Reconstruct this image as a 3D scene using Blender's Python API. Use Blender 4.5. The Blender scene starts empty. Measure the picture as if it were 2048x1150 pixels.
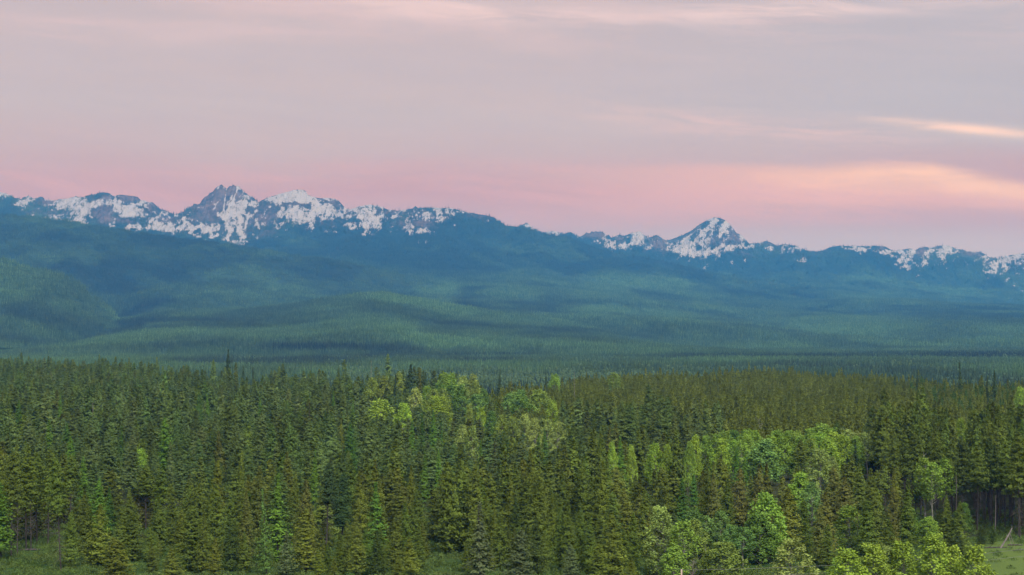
import bpy, math, random
import numpy as np
from math import radians, sin, cos, pi

random.seed(7)
RNG = np.random.default_rng(7)
scene = bpy.context.scene
COL = scene.collection

# ------------------------------------------------------------------ camera
F = 3982.0            # focal length in photo pixels (70 mm on a 36 mm sensor, 2048 px wide)
HZ = 650.0            # photo row of the true horizon
CAM_H = 48.0
cam_data = bpy.data.cameras.new('camera')
cam_data.lens = 70.0
cam_data.sensor_width = 36.0
cam_data.shift_y = (HZ - 575.0) / 2048.0
cam_data.clip_start = 1.0
cam_data.clip_end = 120000.0
cam = bpy.data.objects.new('camera', cam_data)
cam.location = (0, 0, CAM_H)
cam.rotation_euler = (radians(90), 0, 0)
COL.objects.link(cam)
scene.camera = cam

# ------------------------------------------------------------------ exposure
vs = scene.view_settings
vs.view_transform = 'Standard'
vs.look = 'None'
vs.gamma = 1.0
vs.use_curve_mapping = False
vs.exposure = 0.0
scene.cycles.use_denoising = True
scene.cycles.max_bounces = 6
scene.cycles.diffuse_bounces = 3
scene.cycles.transparent_max_bounces = 8
scene.cycles.volume_bounces = 0
scene.render.film_transparent = False


# ------------------------------------------------------------------ node helpers
class NT:
    def __init__(self, tree):
        self.t = tree
        self.n = tree.nodes
        self.l = tree.links

    def node(self, kind, **props):
        nd = self.n.new(kind)
        for k, v in props.items():
            setattr(nd, k, v)
        return nd

    def put(self, sock, v):
        if isinstance(v, bpy.types.NodeSocket):
            self.l.new(v, sock)
        elif v is not None:
            sock.default_value = v

    def math(self, op, a, b=None, c=None, clamp=False):
        nd = self.node('ShaderNodeMath', operation=op, use_clamp=clamp)
        self.put(nd.inputs[0], a)
        self.put(nd.inputs[1], b)
        self.put(nd.inputs[2], c)
        return nd.outputs[0]

    def mix(self, fac, a, b, blend='MIX'):
        nd = self.node('ShaderNodeMix', data_type='RGBA', blend_type=blend, clamp_factor=True)
        self.put(nd.inputs[0], fac)
        for s, v in ((nd.inputs[6], a), (nd.inputs[7], b)):
            self.put(s, (*v, 1.0) if isinstance(v, tuple) and len(v) == 3 else v)
        return nd.outputs[2]

    def smooth(self, v, a, b, lo=0.0, hi=1.0):
        nd = self.node('ShaderNodeMapRange', interpolation_type='SMOOTHSTEP', clamp=True)
        self.put(nd.inputs[0], v)
        nd.inputs[1].default_value = a
        nd.inputs[2].default_value = b
        nd.inputs[3].default_value = lo
        nd.inputs[4].default_value = hi
        return nd.outputs[0]

    def noise(self, vec, scale, detail=4.0, rough=0.55, dist=0.0):
        nd = self.node('ShaderNodeTexNoise')
        if vec is not None:
            self.l.new(vec, nd.inputs['Vector'])
        nd.inputs['Scale'].default_value = scale
        nd.inputs['Detail'].default_value = detail
        nd.inputs['Roughness'].default_value = rough
        nd.inputs['Distortion'].default_value = dist
        return nd.outputs['Fac']

    def xyz(self, x, y, z):
        nd = self.node('ShaderNodeCombineXYZ')
        self.put(nd.inputs[0], x)
        self.put(nd.inputs[1], y)
        self.put(nd.inputs[2], z)
        return nd.outputs[0]

    def ramp(self, fac, stops):
        nd = self.node('ShaderNodeValToRGB')
        self.put(nd.inputs[0], fac)
        el = nd.color_ramp.elements
        while len(el) < len(stops):
            el.new(0.5)
        for e, (p, c) in zip(el, stops):
            e.position = p
            e.color = (*c, 1.0)
        return nd.outputs[0]


# ------------------------------------------------------------------ sky (dusk, belt of pink above blue-grey, thin lit clouds)
world = bpy.data.worlds.new('World')
scene.world = world
world.use_nodes = True
w = NT(world.node_tree)
w.n.clear()
tc = w.node('ShaderNodeTexCoord')
sep = w.node('ShaderNodeSeparateXYZ')
w.l.new(tc.outputs['Generated'], sep.inputs[0])
el = w.math('ARCSINE', sep.outputs[2])
az = w.math('ARCTAN2', sep.outputs[0], sep.outputs[1])
# slightly warped elevation so that no band is ruler straight
warp = w.noise(w.xyz(w.math('MULTIPLY', az, 3.0), w.math('MULTIPLY', el, 9.0), 0.0), 1.6, 3.0, 0.5)
elw = w.math('ADD', el, w.math('MULTIPLY', w.math('SUBTRACT', warp, 0.5), 0.035))
fac = w.math('POWER', w.math('MAXIMUM', w.math('DIVIDE', elw, pi / 2), 0.0), 0.5)


def el_pos(rad):
    return math.sqrt(max(rad, 0) / (pi / 2))


base = w.ramp(fac, [
    (0.0, (0.58, 0.45, 0.47)),
    (el_pos(0.036), (0.60, 0.45, 0.475)),
    (el_pos(0.049), (0.575, 0.375, 0.385)),
    (el_pos(0.066), (0.655, 0.360, 0.350)),
    (el_pos(0.086), (0.665, 0.49, 0.485)),
    (el_pos(0.105), (0.675, 0.545, 0.545)),
    (el_pos(0.135), (0.685, 0.55, 0.555)),
    (el_pos(0.170), (0.70, 0.555, 0.56)),
    (el_pos(0.40), (0.58, 0.60, 0.72)),
    (1.0, (0.42, 0.56, 0.84)),
])


def blob(caz, cel, raz, rel, tilt=0.0):
    """soft elliptical patch of sky round one direction, 1 in the middle"""
    da = w.math('SUBTRACT', az, caz)
    de = w.math('SUBTRACT', w.math('SUBTRACT', el, cel), w.math('MULTIPLY', da, tilt))
    q = w.math('ADD', w.math('POWER', w.math('DIVIDE', da, raz), 2.0), w.math('POWER', w.math('DIVIDE', de, rel), 2.0))
    return w.math('EXPONENT', w.math('MULTIPLY', q, -1.0))


# fibrous high cloud: long noise, bent by a second slower noise, in two layers
bend = w.noise(w.xyz(w.math('MULTIPLY', az, 4.0), w.math('MULTIPLY', el, 14.0), 4.4), 1.0, 4.0, 0.55)
elb = w.math('ADD', el, w.math('MULTIPLY', w.math('SUBTRACT', bend, 0.5), 0.030))
streak = w.noise(w.xyz(w.math('MULTIPLY', az, 9.0), w.math('MULTIPLY', w.math('ADD', elb, w.math('MULTIPLY', az, 0.05)), 120.0), 1.7), 1.0, 7.0, 0.66, 0.5)
streak2 = w.noise(w.xyz(w.math('MULTIPLY', az, 5.0), w.math('MULTIPLY', w.math('ADD', elb, w.math('MULTIPLY', az, 0.07)), 48.0), 9.1), 1.0, 6.0, 0.62, 0.7)
puff = w.noise(w.xyz(w.math('MULTIPLY', az, 22.0), w.math('MULTIPLY', elb, 90.0), 3.1), 1.0, 5.0, 0.6, 0.9)
col = base
col = w.mix(w.math('MULTIPLY', w.math('MULTIPLY', w.smooth(az, -0.02, 0.22), w.smooth(az, 1.2, 0.5)), w.smooth(el, 0.075, 0.11, 0.0, 0.6)), col, (0.56, 0.535, 0.59))
# broad peach cloud bank over the right-hand mountains, its upper edge lit
edge = w.math('SUBTRACT', w.math('ADD', 0.0818, w.math('MULTIPLY', w.math('SUBTRACT', streak2, 0.5), 0.010)), w.math('MULTIPLY', w.math('MAXIMUM', w.math('SUBTRACT', az, 0.208), 0.0), 0.21))
above = w.math('SUBTRACT', el, edge)
lump = w.math('ADD', w.math('MULTIPLY', streak2, 0.6), w.math('MULTIPLY', puff, 0.4))
bank = w.math('MULTIPLY', w.smooth(above, 0.0012, -0.0065), w.smooth(el, 0.046, 0.066))
bank = w.math('MULTIPLY', bank, w.math('MULTIPLY', w.smooth(az, -0.03, 0.17), w.smooth(az, 0.75, 0.40)))
bank = w.math('MULTIPLY', bank, w.smooth(lump, 0.30, 0.60, 0.62, 1.0))
bankc = w.mix(w.math('MULTIPLY', w.smooth(az, 0.06, 0.23), w.smooth(above, -0.022, -0.004)), (0.95, 0.53, 0.42), (1.20, 0.74, 0.46))
col = w.mix(bank, col, bankc)
# mauve shade under the bank and grey lavender gap above the mountains
g4 = w.math('MULTIPLY', blob(0.16, 0.0535, 0.15, 0.0050, -0.02), w.smooth(streak2, 0.62, 0.38, 0.2, 0.75))
col = w.mix(g4, col, (0.60, 0.38, 0.40))
g2 = w.math('MULTIPLY', blob(0.20, 0.0425, 0.13, 0.0065, -0.02), 0.8)
col = w.mix(g2, col, (0.62, 0.47, 0.50))
g3 = w.math('MULTIPLY', blob(0.265, 0.0915, 0.09, 0.0055, -0.07), w.smooth(streak, 0.30, 0.60, 0.45, 0.9))
col = w.mix(g3, col, (0.58, 0.53, 0.56))
# bright thin wisps
wisp = w.math('MULTIPLY', blob(0.222, 0.0962, 0.040, 0.0024, -0.12), w.smooth(w.math('ADD', w.math('MULTIPLY', streak, 0.6), w.math('MULTIPLY', puff, 0.4)), 0.34, 0.58, 0.35, 1.0))
col = w.mix(wisp, col, (1.20, 0.82, 0.64))
wisp2 = w.math('MULTIPLY', blob(0.120, 0.0985, 0.085, 0.0060, -0.085), w.smooth(streak, 0.40, 0.64, 0.1, 0.75))
col = w.mix(wisp2, col, (0.90, 0.62, 0.58))
# pink veil high up: whole top band
top = w.math('MULTIPLY', w.smooth(el, 0.120, 0.160), w.smooth(streak2, 0.44, 0.66))
col = w.mix(w.math('MULTIPLY', top, 0.5), col, (0.90, 0.65, 0.65))
t2 = w.math('MULTIPLY', blob(-0.02, 0.1565, 0.085, 0.0050, -0.05), w.smooth(streak, 0.36, 0.62, 0.1, 0.9))
col = w.mix(t2, col, (1.05, 0.77, 0.74))
t3 = w.math('MULTIPLY', blob(0.16, 0.1560, 0.11, 0.0050, 0.03), w.smooth(streak, 0.38, 0.62, 0.1, 0.85))
col = w.mix(t3, col, (1.0, 0.76, 0.74))
# pink smudges in the belt
belt = w.math('MULTIPLY', w.math('MULTIPLY', w.smooth(el, 0.045, 0.058), w.smooth(el, 0.090, 0.070)), w.smooth(streak2, 0.42, 0.66))
col = w.mix(w.math('MULTIPLY', belt, 0.6), col, (0.80, 0.44, 0.42))
grey = w.math('MULTIPLY', w.smooth(el, 0.085, 0.11), w.smooth(streak2, 0.58, 0.38))
col = w.mix(w.math('MULTIPLY', grey, 0.16), col, (0.58, 0.53, 0.60))
# faint fibres everywhere in the veil
fib = w.math('ADD', w.math('MULTIPLY', streak, 0.7), w.math('MULTIPLY', puff, 0.3))
sc = w.node('ShaderNodeVectorMath', operation='SCALE')
w.l.new(col, sc.inputs[0])
w.l.new(w.smooth(fib, 0.25, 0.75, 0.972, 1.028), sc.inputs['Scale'])
col = sc.outputs[0]
bg = w.node('ShaderNodeBackground')
w.l.new(col, bg.inputs[0])
bg.inputs[1].default_value = 0.87
wo = w.node('ShaderNodeOutputWorld')
w.l.new(bg.outputs[0], wo.inputs[0])

# ------------------------------------------------------------------ last soft light from the western sky behind the camera
sun_data = bpy.data.lights.new('sun', 'SUN')
sun_data.energy = 5.0
sun_data.angle = radians(34)
sun_data.color = (1.0, 0.96, 0.87)
sun = bpy.data.objects.new('sun', sun_data)
sun.rotation_euler = (radians(44), 0, radians(24))
COL.objects.link(sun)

HAZE_DENSITY = 4.8e-5
HAZE_COLOR = (0.065, 0.40, 1.0)


# ------------------------------------------------------------------ numpy noise
def _hash(ix, iy, seed):
    h = (ix.astype(np.int64) * 374761393 + iy.astype(np.int64) * 668265263 + seed * 1442695041) & 0xFFFFFFFF
    h = ((h ^ (h >> 13)) * 1274126177) & 0xFFFFFFFF
    h = h ^ (h >> 16)
    return (h & 0xFFFFFF) / float(0xFFFFFF)


def vnoise(x, y, seed=0):
    x = np.asarray(x, float)
    y = np.asarray(y, float)
    ix, iy = np.floor(x), np.floor(y)
    fx, fy = x - ix, y - iy
    fx = fx * fx * fx * (fx * (fx * 6 - 15) + 10)
    fy = fy * fy * fy * (fy * (fy * 6 - 15) + 10)
    a, b = _hash(ix, iy, seed), _hash(ix + 1, iy, seed)
    c, d = _hash(ix, iy + 1, seed), _hash(ix + 1, iy + 1, seed)
    return (a * (1 - fx) + b * fx) * (1 - fy) + (c * (1 - fx) + d * fx) * fy


def fbm(x, y, seed=0, octv=5, gain=0.5):
    s, amp, tot = 0.0, 1.0, 0.0
    for o in range(octv):
        s = s + amp * vnoise(x * 2 ** o + 13.7 * o, y * 2 ** o - 7.3 * o, seed + o)
        tot += amp
        amp *= gain
    return s / tot


def ridged(x, y, seed=0, octv=5, gain=0.5):
    s, amp, tot = 0.0, 1.0, 0.0
    for o in range(octv):
        n = 1 - np.abs(2 * vnoise(x * 2 ** o + 5.1 * o, y * 2 ** o + 3.3 * o, seed + o) - 1)
        s = s + amp * n * n
        tot += amp
        amp *= gain
    return s / tot


def sstep(a, b, v):
    t = np.clip((v - a) / (b - a), 0, 1)
    return t * t * (3 - 2 * t)


# ------------------------------------------------------------------ mesh helpers
def mesh_from(name, verts, faces, mats, smooth=False, mat_index=None):
    """verts (n,3) array, faces list of arrays (m,k) with one k each, or a python list"""
    me = bpy.data.meshes.new(name)
    if isinstance(faces, np.ndarray):
        faces = [faces]
    loops = np.concatenate([f.ravel() for f in faces]).astype(np.int32)
    sizes = np.concatenate([np.full(len(f), f.shape[1]) for f in faces]).astype(np.int32)
    starts = np.concatenate([[0], np.cumsum(sizes)[:-1]]).astype(np.int32)
    me.vertices.add(len(verts))
    me.vertices.foreach_set('co', np.asarray(verts, np.float32).ravel())
    me.loops.add(len(loops))
    me.loops.foreach_set('vertex_index', loops)
    me.polygons.add(len(sizes))
    me.polygons.foreach_set('loop_start', starts)
    me.polygons.foreach_set('loop_total', sizes)
    if mat_index is not None:
        me.polygons.foreach_set('material_index', np.asarray(mat_index, np.int32))
    me.polygons.foreach_set('use_smooth', np.full(len(sizes), smooth, dtype=bool))
    for m in mats:
        me.materials.append(m)
    me.update(calc_edges=True)
    return me


def add_float(me, name, vals):
    a = me.attributes.new(name, 'FLOAT', 'POINT')
    a.data.foreach_set('value', np.asarray(vals, np.float32).ravel())


def add_color(me, name, rgb):
    a = me.attributes.new(name, 'FLOAT_COLOR', 'POINT')
    c = np.ones((len(rgb), 4), np.float32)
    c[:, :3] = rgb
    a.data.foreach_set('color', c.ravel())


def link(name, me, parent=None, **props):
    o = bpy.data.objects.new(name, me)
    COL.objects.link(o)
    if parent is not None:
        o.parent = parent
    for k, v in props.items():
        o[k] = v
    return o


class Geo:
    """collects pieces (verts, faces, material slot, per-vertex value) of one mesh"""

    def __init__(self):
        self.v, self.q, self.t, self.qm, self.tm, self.val, self.n = [], [], [], [], [], [], 0

    def add(self, v, quads=None, tris=None, slot=0, val=1.0):
        v = np.asarray(v, float)
        if quads is not None and len(quads):
            quads = np.asarray(quads)
            self.q.append(quads + self.n)
            self.qm.append(np.full(len(quads), slot))
        if tris is not None and len(tris):
            tris = np.asarray(tris)
            self.t.append(tris + self.n)
            self.tm.append(np.full(len(tris), slot))
        self.v.append(v)
        self.val.append(np.broadcast_to(np.asarray(val, float), (len(v),)))
        self.n += len(v)

    def tube(self, pts, radii, seg=6, slot=0, val=1.0, cap=True):
        pts = np.asarray(pts, float)
        n = len(pts)
        rings = []
        for i in range(n):
            d = pts[min(i + 1, n - 1)] - pts[max(i - 1, 0)]
            d = d / (np.linalg.norm(d) + 1e-9)
            up = np.array([0, 0, 1.0]) if abs(d[2]) < 0.9 else np.array([1.0, 0, 0])
            a = np.cross(d, up)
            a /= np.linalg.norm(a)
            b = np.cross(d, a)
            th = np.linspace(0, 2 * pi, seg, endpoint=False)
            rings.append(pts[i] + radii[i] * (np.outer(np.cos(th), a) + np.outer(np.sin(th), b)))
        v = np.concatenate(rings)
        q = []
        for i in range(n - 1):
            for k in range(seg):
                k2 = (k + 1) % seg
                q.append((i * seg + k, i * seg + k2, (i + 1) * seg + k2, (i + 1) * seg + k))
        tr = [((n - 1) * seg, (n - 1) * seg + k, (n - 1) * seg + k + 1) for k in range(1, seg - 1)] if cap else []
        self.add(v, q, tr, slot, val)

    def leaves(self, pos, direc, length, width, rng, slot=0, val=None, normal=None, jitter=0.45):
        """diamond shaped sprays: pos (n,3), direc (n,3), length (n,), width (n,); normal: the way each spray faces"""
        n = len(pos)
        nn = normal / (np.linalg.norm(normal, axis=1, keepdims=True) + 1e-9) + rng.normal(0, jitter, (n, 3))
        nn /= (np.linalg.norm(nn, axis=1, keepdims=True) + 1e-9)
        d = direc - nn * np.sum(direc * nn, 1, keepdims=True)
        d /= (np.linalg.norm(d, axis=1, keepdims=True) + 1e-9)
        s = np.cross(nn, d)
        L, W = length[:, None], width[:, None]
        v = np.empty((n, 4, 3))
        v[:, 0] = pos
        v[:, 1] = pos + d * L * 0.55 + s * W * 0.5 - nn * L * 0.06
        v[:, 2] = pos + d * L
        v[:, 3] = pos + d * L * 0.55 - s * W * 0.5 - nn * L * 0.06
        q = np.arange(n * 4).reshape(n, 4)[:, ::-1]
        vv = np.repeat(val if val is not None else rng.uniform(0.7, 1.3, n), 4)
        self.add(v.reshape(-1, 3), q, None, slot, vv)

    def mesh(self, name, mats, smooth=False):
        faces, mi = [], []
        if self.q:
            faces.append(np.concatenate(self.q))
            mi.append(np.concatenate(self.qm))
        if self.t:
            faces.append(np.concatenate(self.t))
            mi.append(np.concatenate(self.tm))
        me = mesh_from(name, np.concatenate(self.v), faces, mats, smooth, np.concatenate(mi))
        add_float(me, 'shade_var', np.concatenate(self.val))
        return me


# ------------------------------------------------------------------ materials
def new_mat(name):
    m = bpy.data.materials.new(name)
    m.use_nodes = True
    nt = NT(m.node_tree)
    nt.n.clear()
    return m, nt


def out(nt, surf=None, vol=None):
    o = nt.node('ShaderNodeOutputMaterial')
    if surf is not None:
        nt.l.new(surf, o.inputs[0])
    if vol is not None:
        nt.l.new(vol, o.inputs[1])


def foliage_mat(name, instanced, translucency=0.20):
    m, nt = new_mat(name)
    if instanced:
        a = nt.node('ShaderNodeAttribute', attribute_type='INSTANCER', attribute_name='tint')
        colr = a.outputs['Color']
    else:
        oi = nt.node('ShaderNodeObjectInfo')
        colr = oi.outputs['Color']
    v = nt.node('ShaderNodeAttribute', attribute_type='GEOMETRY', attribute_name='shade_var')
    geo = nt.node('ShaderNodeNewGeometry')
    n = nt.noise(geo.outputs['Position'], 0.35, 2.0)
    k = nt.math('MULTIPLY', v.outputs['Fac'], nt.smooth(n, 0.25, 0.75, 0.78, 1.22))
    c = nt.node('ShaderNodeVectorMath', operation='SCALE')
    nt.l.new(colr, c.inputs[0])
    nt.l.new(k, c.inputs['Scale'])
    d = nt.node('ShaderNodeBsdfDiffuse')
    nt.l.new(c.outputs[0], d.inputs[0])
    t = nt.node('ShaderNodeBsdfTranslucent')
    nt.l.new(c.outputs[0], t.inputs[0])
    mx = nt.node('ShaderNodeMixShader')
    mx.inputs[0].default_value = translucency
    nt.l.new(d.outputs[0], mx.inputs[1])
    nt.l.new(t.outputs[0], mx.inputs[2])
    out(nt, mx.outputs[0])
    return m


def bark_mat(name, a, b, scale=3.0):
    m, nt = new_mat(name)
    geo = nt.node('ShaderNodeTexCoord')
    mp = nt.node('ShaderNodeMapping')
    nt.l.new(geo.outputs['Object'], mp.inputs[0])
    mp.inputs['Scale'].default_value = (1.0, 1.0, 0.3)
    n = nt.noise(mp.outputs[0], scale, 5.0, 0.6)
    c = nt.mix(nt.smooth(n, 0.35, 0.65), a, b)
    d = nt.node('ShaderNodeBsdfDiffuse')
    nt.l.new(c, d.inputs[0])
    out(nt, d.outputs[0])
    return m


M_LEAF = foliage_mat('foliage', False)
M_LEAF_I = foliage_mat('foliage_massed', True)
M_BARK = bark_mat('brown_bark', (0.040, 0.036, 0.033), (0.085, 0.078, 0.072))
M_DEADTWIG = bark_mat('dead_twig', (0.050, 0.045, 0.042), (0.10, 0.09, 0.085))
M_PALEBARK = bark_mat('pale_bark', (0.15, 0.15, 0.135), (0.32, 0.32, 0.29))
M_SNAG = bark_mat('weathered_wood', (0.12, 0.105, 0.10), (0.24, 0.215, 0.21))
M_POLE = bark_mat('pole_wood', (0.34, 0.26, 0.22), (0.44, 0.35, 0.31))


def plain_mat(name, c, rough=0.6):
    m, nt = new_mat(name)
    p = nt.node('ShaderNodeBsdfPrincipled')
    p.inputs['Base Color'].default_value = (*c, 1)
    p.inputs['Roughness'].default_value = rough
    out(nt, p.outputs[0])
    return m


M_WIRE = plain_mat('wire_metal', (0.16, 0.17, 0.16), 0.5)


def ground_mat():
    m, nt = new_mat('meadow_and_forest_floor')
    geo = nt.node('ShaderNodeNewGeometry')
    at = nt.node('ShaderNodeAttribute', attribute_type='GEOMETRY', attribute_name='floor')
    n1 = nt.noise(geo.outputs['Position'], 0.12, 6.0, 0.65)
    n2 = nt.noise(geo.outputs['Position'], 1.3, 5.0, 0.7)
    grass = nt.mix(nt.smooth(n1, 0.3, 0.7), (0.030, 0.068, 0.018), (0.070, 0.110, 0.032))
    grass = nt.mix(nt.smooth(n2, 0.52, 0.72, 0.0, 0.55), grass, (0.11, 0.11, 0.055))
    mead = nt.node('ShaderNodeAttribute', attribute_type='GEOMETRY', attribute_name='meadow')
    grass = nt.mix(nt.math('MULTIPLY', mead.outputs['Fac'], nt.smooth(n2, 0.25, 0.6, 0.6, 1.0)), grass, (0.115, 0.165, 0.045))
    floor = nt.mix(nt.smooth(n2, 0.35, 0.65), (0.030, 0.045, 0.018), (0.060, 0.060, 0.032))
    k = nt.math('ADD', at.outputs['Fac'], nt.math('MULTIPLY', nt.math('SUBTRACT', n2, 0.5), 0.7))
    c = nt.mix(nt.smooth(k, 0.35, 0.65), grass, floor)
    bm = nt.node('ShaderNodeBump')
    bm.inputs['Strength'].default_value = 0.7
    bm.inputs['Distance'].default_value = 0.3
    nt.l.new(nt.noise(geo.outputs['Position'], 2.5, 5.0, 0.7), bm.inputs['Height'])
    d = nt.node('ShaderNodeBsdfDiffuse')
    nt.l.new(c, d.inputs[0])
    nt.l.new(bm.outputs[0], d.inputs['Normal'])
    out(nt, d.outputs[0])
    return m


def mountain_mat():
    m, nt = new_mat('rock_snow_and_forest')
    geo = nt.node('ShaderNodeNewGeometry')
    snow = nt.node('ShaderNodeAttribute', attribute_type='GEOMETRY', attribute_name='snow')
    rock = nt.node('ShaderNodeAttribute', attribute_type='GEOMETRY', attribute_name='rock')
    tint = nt.node('ShaderNodeAttribute', attribute_type='GEOMETRY', attribute_name='tint')
    n1 = nt.noise(geo.outputs['Position'], 0.02, 6.0, 0.7)
    n2 = nt.noise(geo.outputs['Position'], 0.006, 5.0, 0.6)
    rc = nt.mix(nt.smooth(n1, 0.3, 0.7), (0.040, 0.028, 0.030), (0.145, 0.105, 0.102))
    rc = nt.mix(nt.smooth(n2, 0.5, 0.7, 0, 0.6), rc, (0.19, 0.13, 0.11))
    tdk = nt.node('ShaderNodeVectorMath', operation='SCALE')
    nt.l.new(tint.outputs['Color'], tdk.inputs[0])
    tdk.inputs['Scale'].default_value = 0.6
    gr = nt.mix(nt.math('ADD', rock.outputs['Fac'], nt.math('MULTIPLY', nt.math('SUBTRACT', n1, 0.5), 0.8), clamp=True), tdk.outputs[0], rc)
    mp = nt.node('ShaderNodeMapping')
    nt.l.new(geo.outputs['Position'], mp.inputs[0])
    mp.inputs['Rotation'].default_value = (0, radians(28), 0)
    mp.inputs['Scale'].default_value = (1.0, 0.22, 0.55)
    n3 = nt.noise(mp.outputs[0], 0.045, 4.0, 0.75)
    k = nt.math('ADD', snow.outputs['Fac'], nt.math('MULTIPLY', nt.math('SUBTRACT', n1, 0.5), 0.95))
    k = nt.math('ADD', k, nt.math('MULTIPLY', nt.math('SUBTRACT', n3, 0.5), 1.1))
    n4 = nt.noise(mp.outputs[0], 0.046, 5.0, 0.76)
    core = nt.smooth(snow.outputs['Fac'], 0.75, 1.20, 1.0, 0.05)
    sn = nt.math('MULTIPLY', nt.smooth(k, 0.41, 0.59), nt.math('SUBTRACT', 1.0, nt.math('MULTIPLY', nt.smooth(n4, 0.53, 0.60), core)))
    c = nt.mix(sn, gr, (0.365, 0.35, 0.39))
    bm = nt.node('ShaderNodeBump')
    bm.inputs['Strength'].default_value = 1.0
    bm.inputs['Distance'].default_value = 45.0
    nt.l.new(nt.math('ADD', nt.math('MULTIPLY', n1, 0.5), nt.math('MULTIPLY', n4, 0.5)), bm.inputs['Height'])
    d = nt.node('ShaderNodeBsdfDiffuse')
    nt.l.new(c, d.inputs[0])
    nt.l.new(bm.outputs[0], d.inputs['Normal'])
    out(nt, d.outputs[0])
    return m


def slope_mat():
    m, nt = new_mat('forested_slope')
    tint = nt.node('ShaderNodeAttribute', attribute_type='GEOMETRY', attribute_name='tint')
    geo = nt.node('ShaderNodeNewGeometry')
    n1 = nt.noise(geo.outputs['Position'], 0.05, 4.0, 0.7)
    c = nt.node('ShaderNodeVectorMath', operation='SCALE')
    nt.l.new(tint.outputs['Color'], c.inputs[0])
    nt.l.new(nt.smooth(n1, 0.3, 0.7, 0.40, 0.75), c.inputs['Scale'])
    d = nt.node('ShaderNodeBsdfDiffuse')
    nt.l.new(c.outputs[0], d.inputs[0])
    out(nt, d.outputs[0])
    return m


M_GROUND, M_MOUNTAIN, M_SLOPE = ground_mat(), mountain_mat(), slope_mat()

# ------------------------------------------------------------------ near ground
EDGE = [(-300, 1850), (0, 1750), (200, 1600), (300, 1360), (400, 1240), (560, 1150), (700, 1110), (850, 1100), (1000, 1130), (1100, 1170),
        (1200, 1330), (1300, 1430), (1500, 1500), (1600, 1450), (1700, 1420), (1800, 1340), (1900, 1250), (2048, 1200), (2300, 1150)]
_ex, _ey = np.array(EDGE, float).T


def col_of(x, y):
    return 1024 + F * x / np.maximum(y, 1.0)


def edge_at(x, y):
    return np.interp(col_of(x, y), _ex, _ey)


def ground_z(x, y):
    x = np.asarray(x, float)
    y = np.asarray(y, float)
    z = 2.2 * (fbm(x / 160, y / 160, 3, 3) - 0.5) * sstep(300, 600, y)
    z = z - 24.0 * sstep(10, 320, y - edge_at(x, y))
    z = z + 10 * (fbm(x / 900, y / 900, 8, 3) - 0.5) * sstep(1800, 3000, y)
    return z


def build_ground():
    ys = np.concatenate([np.linspace(-400, 340, 24), np.linspace(344, 520, 90), np.linspace(526, 2200, 200), np.geomspace(2220, 34000, 70)])
    us = np.linspace(-1, 1, 181)
    us = np.sign(us) * np.abs(us) ** 1.5
    half = np.clip(0.45 * ys + 500, 500, 13500)
    X = us[None, :] * half[:, None]
    Y = np.repeat(ys[:, None], len(us), 1)
    Z = ground_z(X, Y) - 14 * sstep(6000, 9000, Y)
    nr, nc = X.shape
    idx = np.arange(nr * nc).reshape(nr, nc)
    q = np.stack([idx[:-1, :-1], idx[:-1, 1:], idx[1:, 1:], idx[1:, :-1]], -1).reshape(-1, 4)
    me = mesh_from('ground', np.stack([X, Y, Z], -1).reshape(-1, 3), q, [M_GROUND], True)
    c = col_of(X, Y)
    fl = sstep(425, 455, Y + 14 * (fbm(X / 12, Y / 12, 21, 3) - 0.5))
    fl = fl * (1 - 0.9 * sstep(1900, 1960, c) * sstep(470, 445, Y))
    fl = fl * (1 - 0.8 * np.exp(-((c - 107) / 16) ** 2) * sstep(520, 470, Y))
    fl = fl * (1 - 0.7 * np.exp(-((c - 670) / 20) ** 2) * sstep(520, 470, Y))
    add_float(me, 'floor', fl.ravel())
    add_float(me, 'meadow', (sstep(1930, 1985, c) * sstep(452, 436, Y + 8 * (fbm(X / 9, Y / 9, 24, 3) - 0.5))).ravel())
    link('ground', me, kind='structure', label='flat valley floor of grass and forest litter under the trees')


build_ground()


# ------------------------------------------------------------------ mountains and hills (each a loft through traced crest and slope lines at real distances)
def poly(*flat):
    a = np.array(flat, float).reshape(-1, 2)
    return a[:, 0], a[:, 1]


def lower(p, dy):
    return p[0], p[1] + dy


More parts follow.
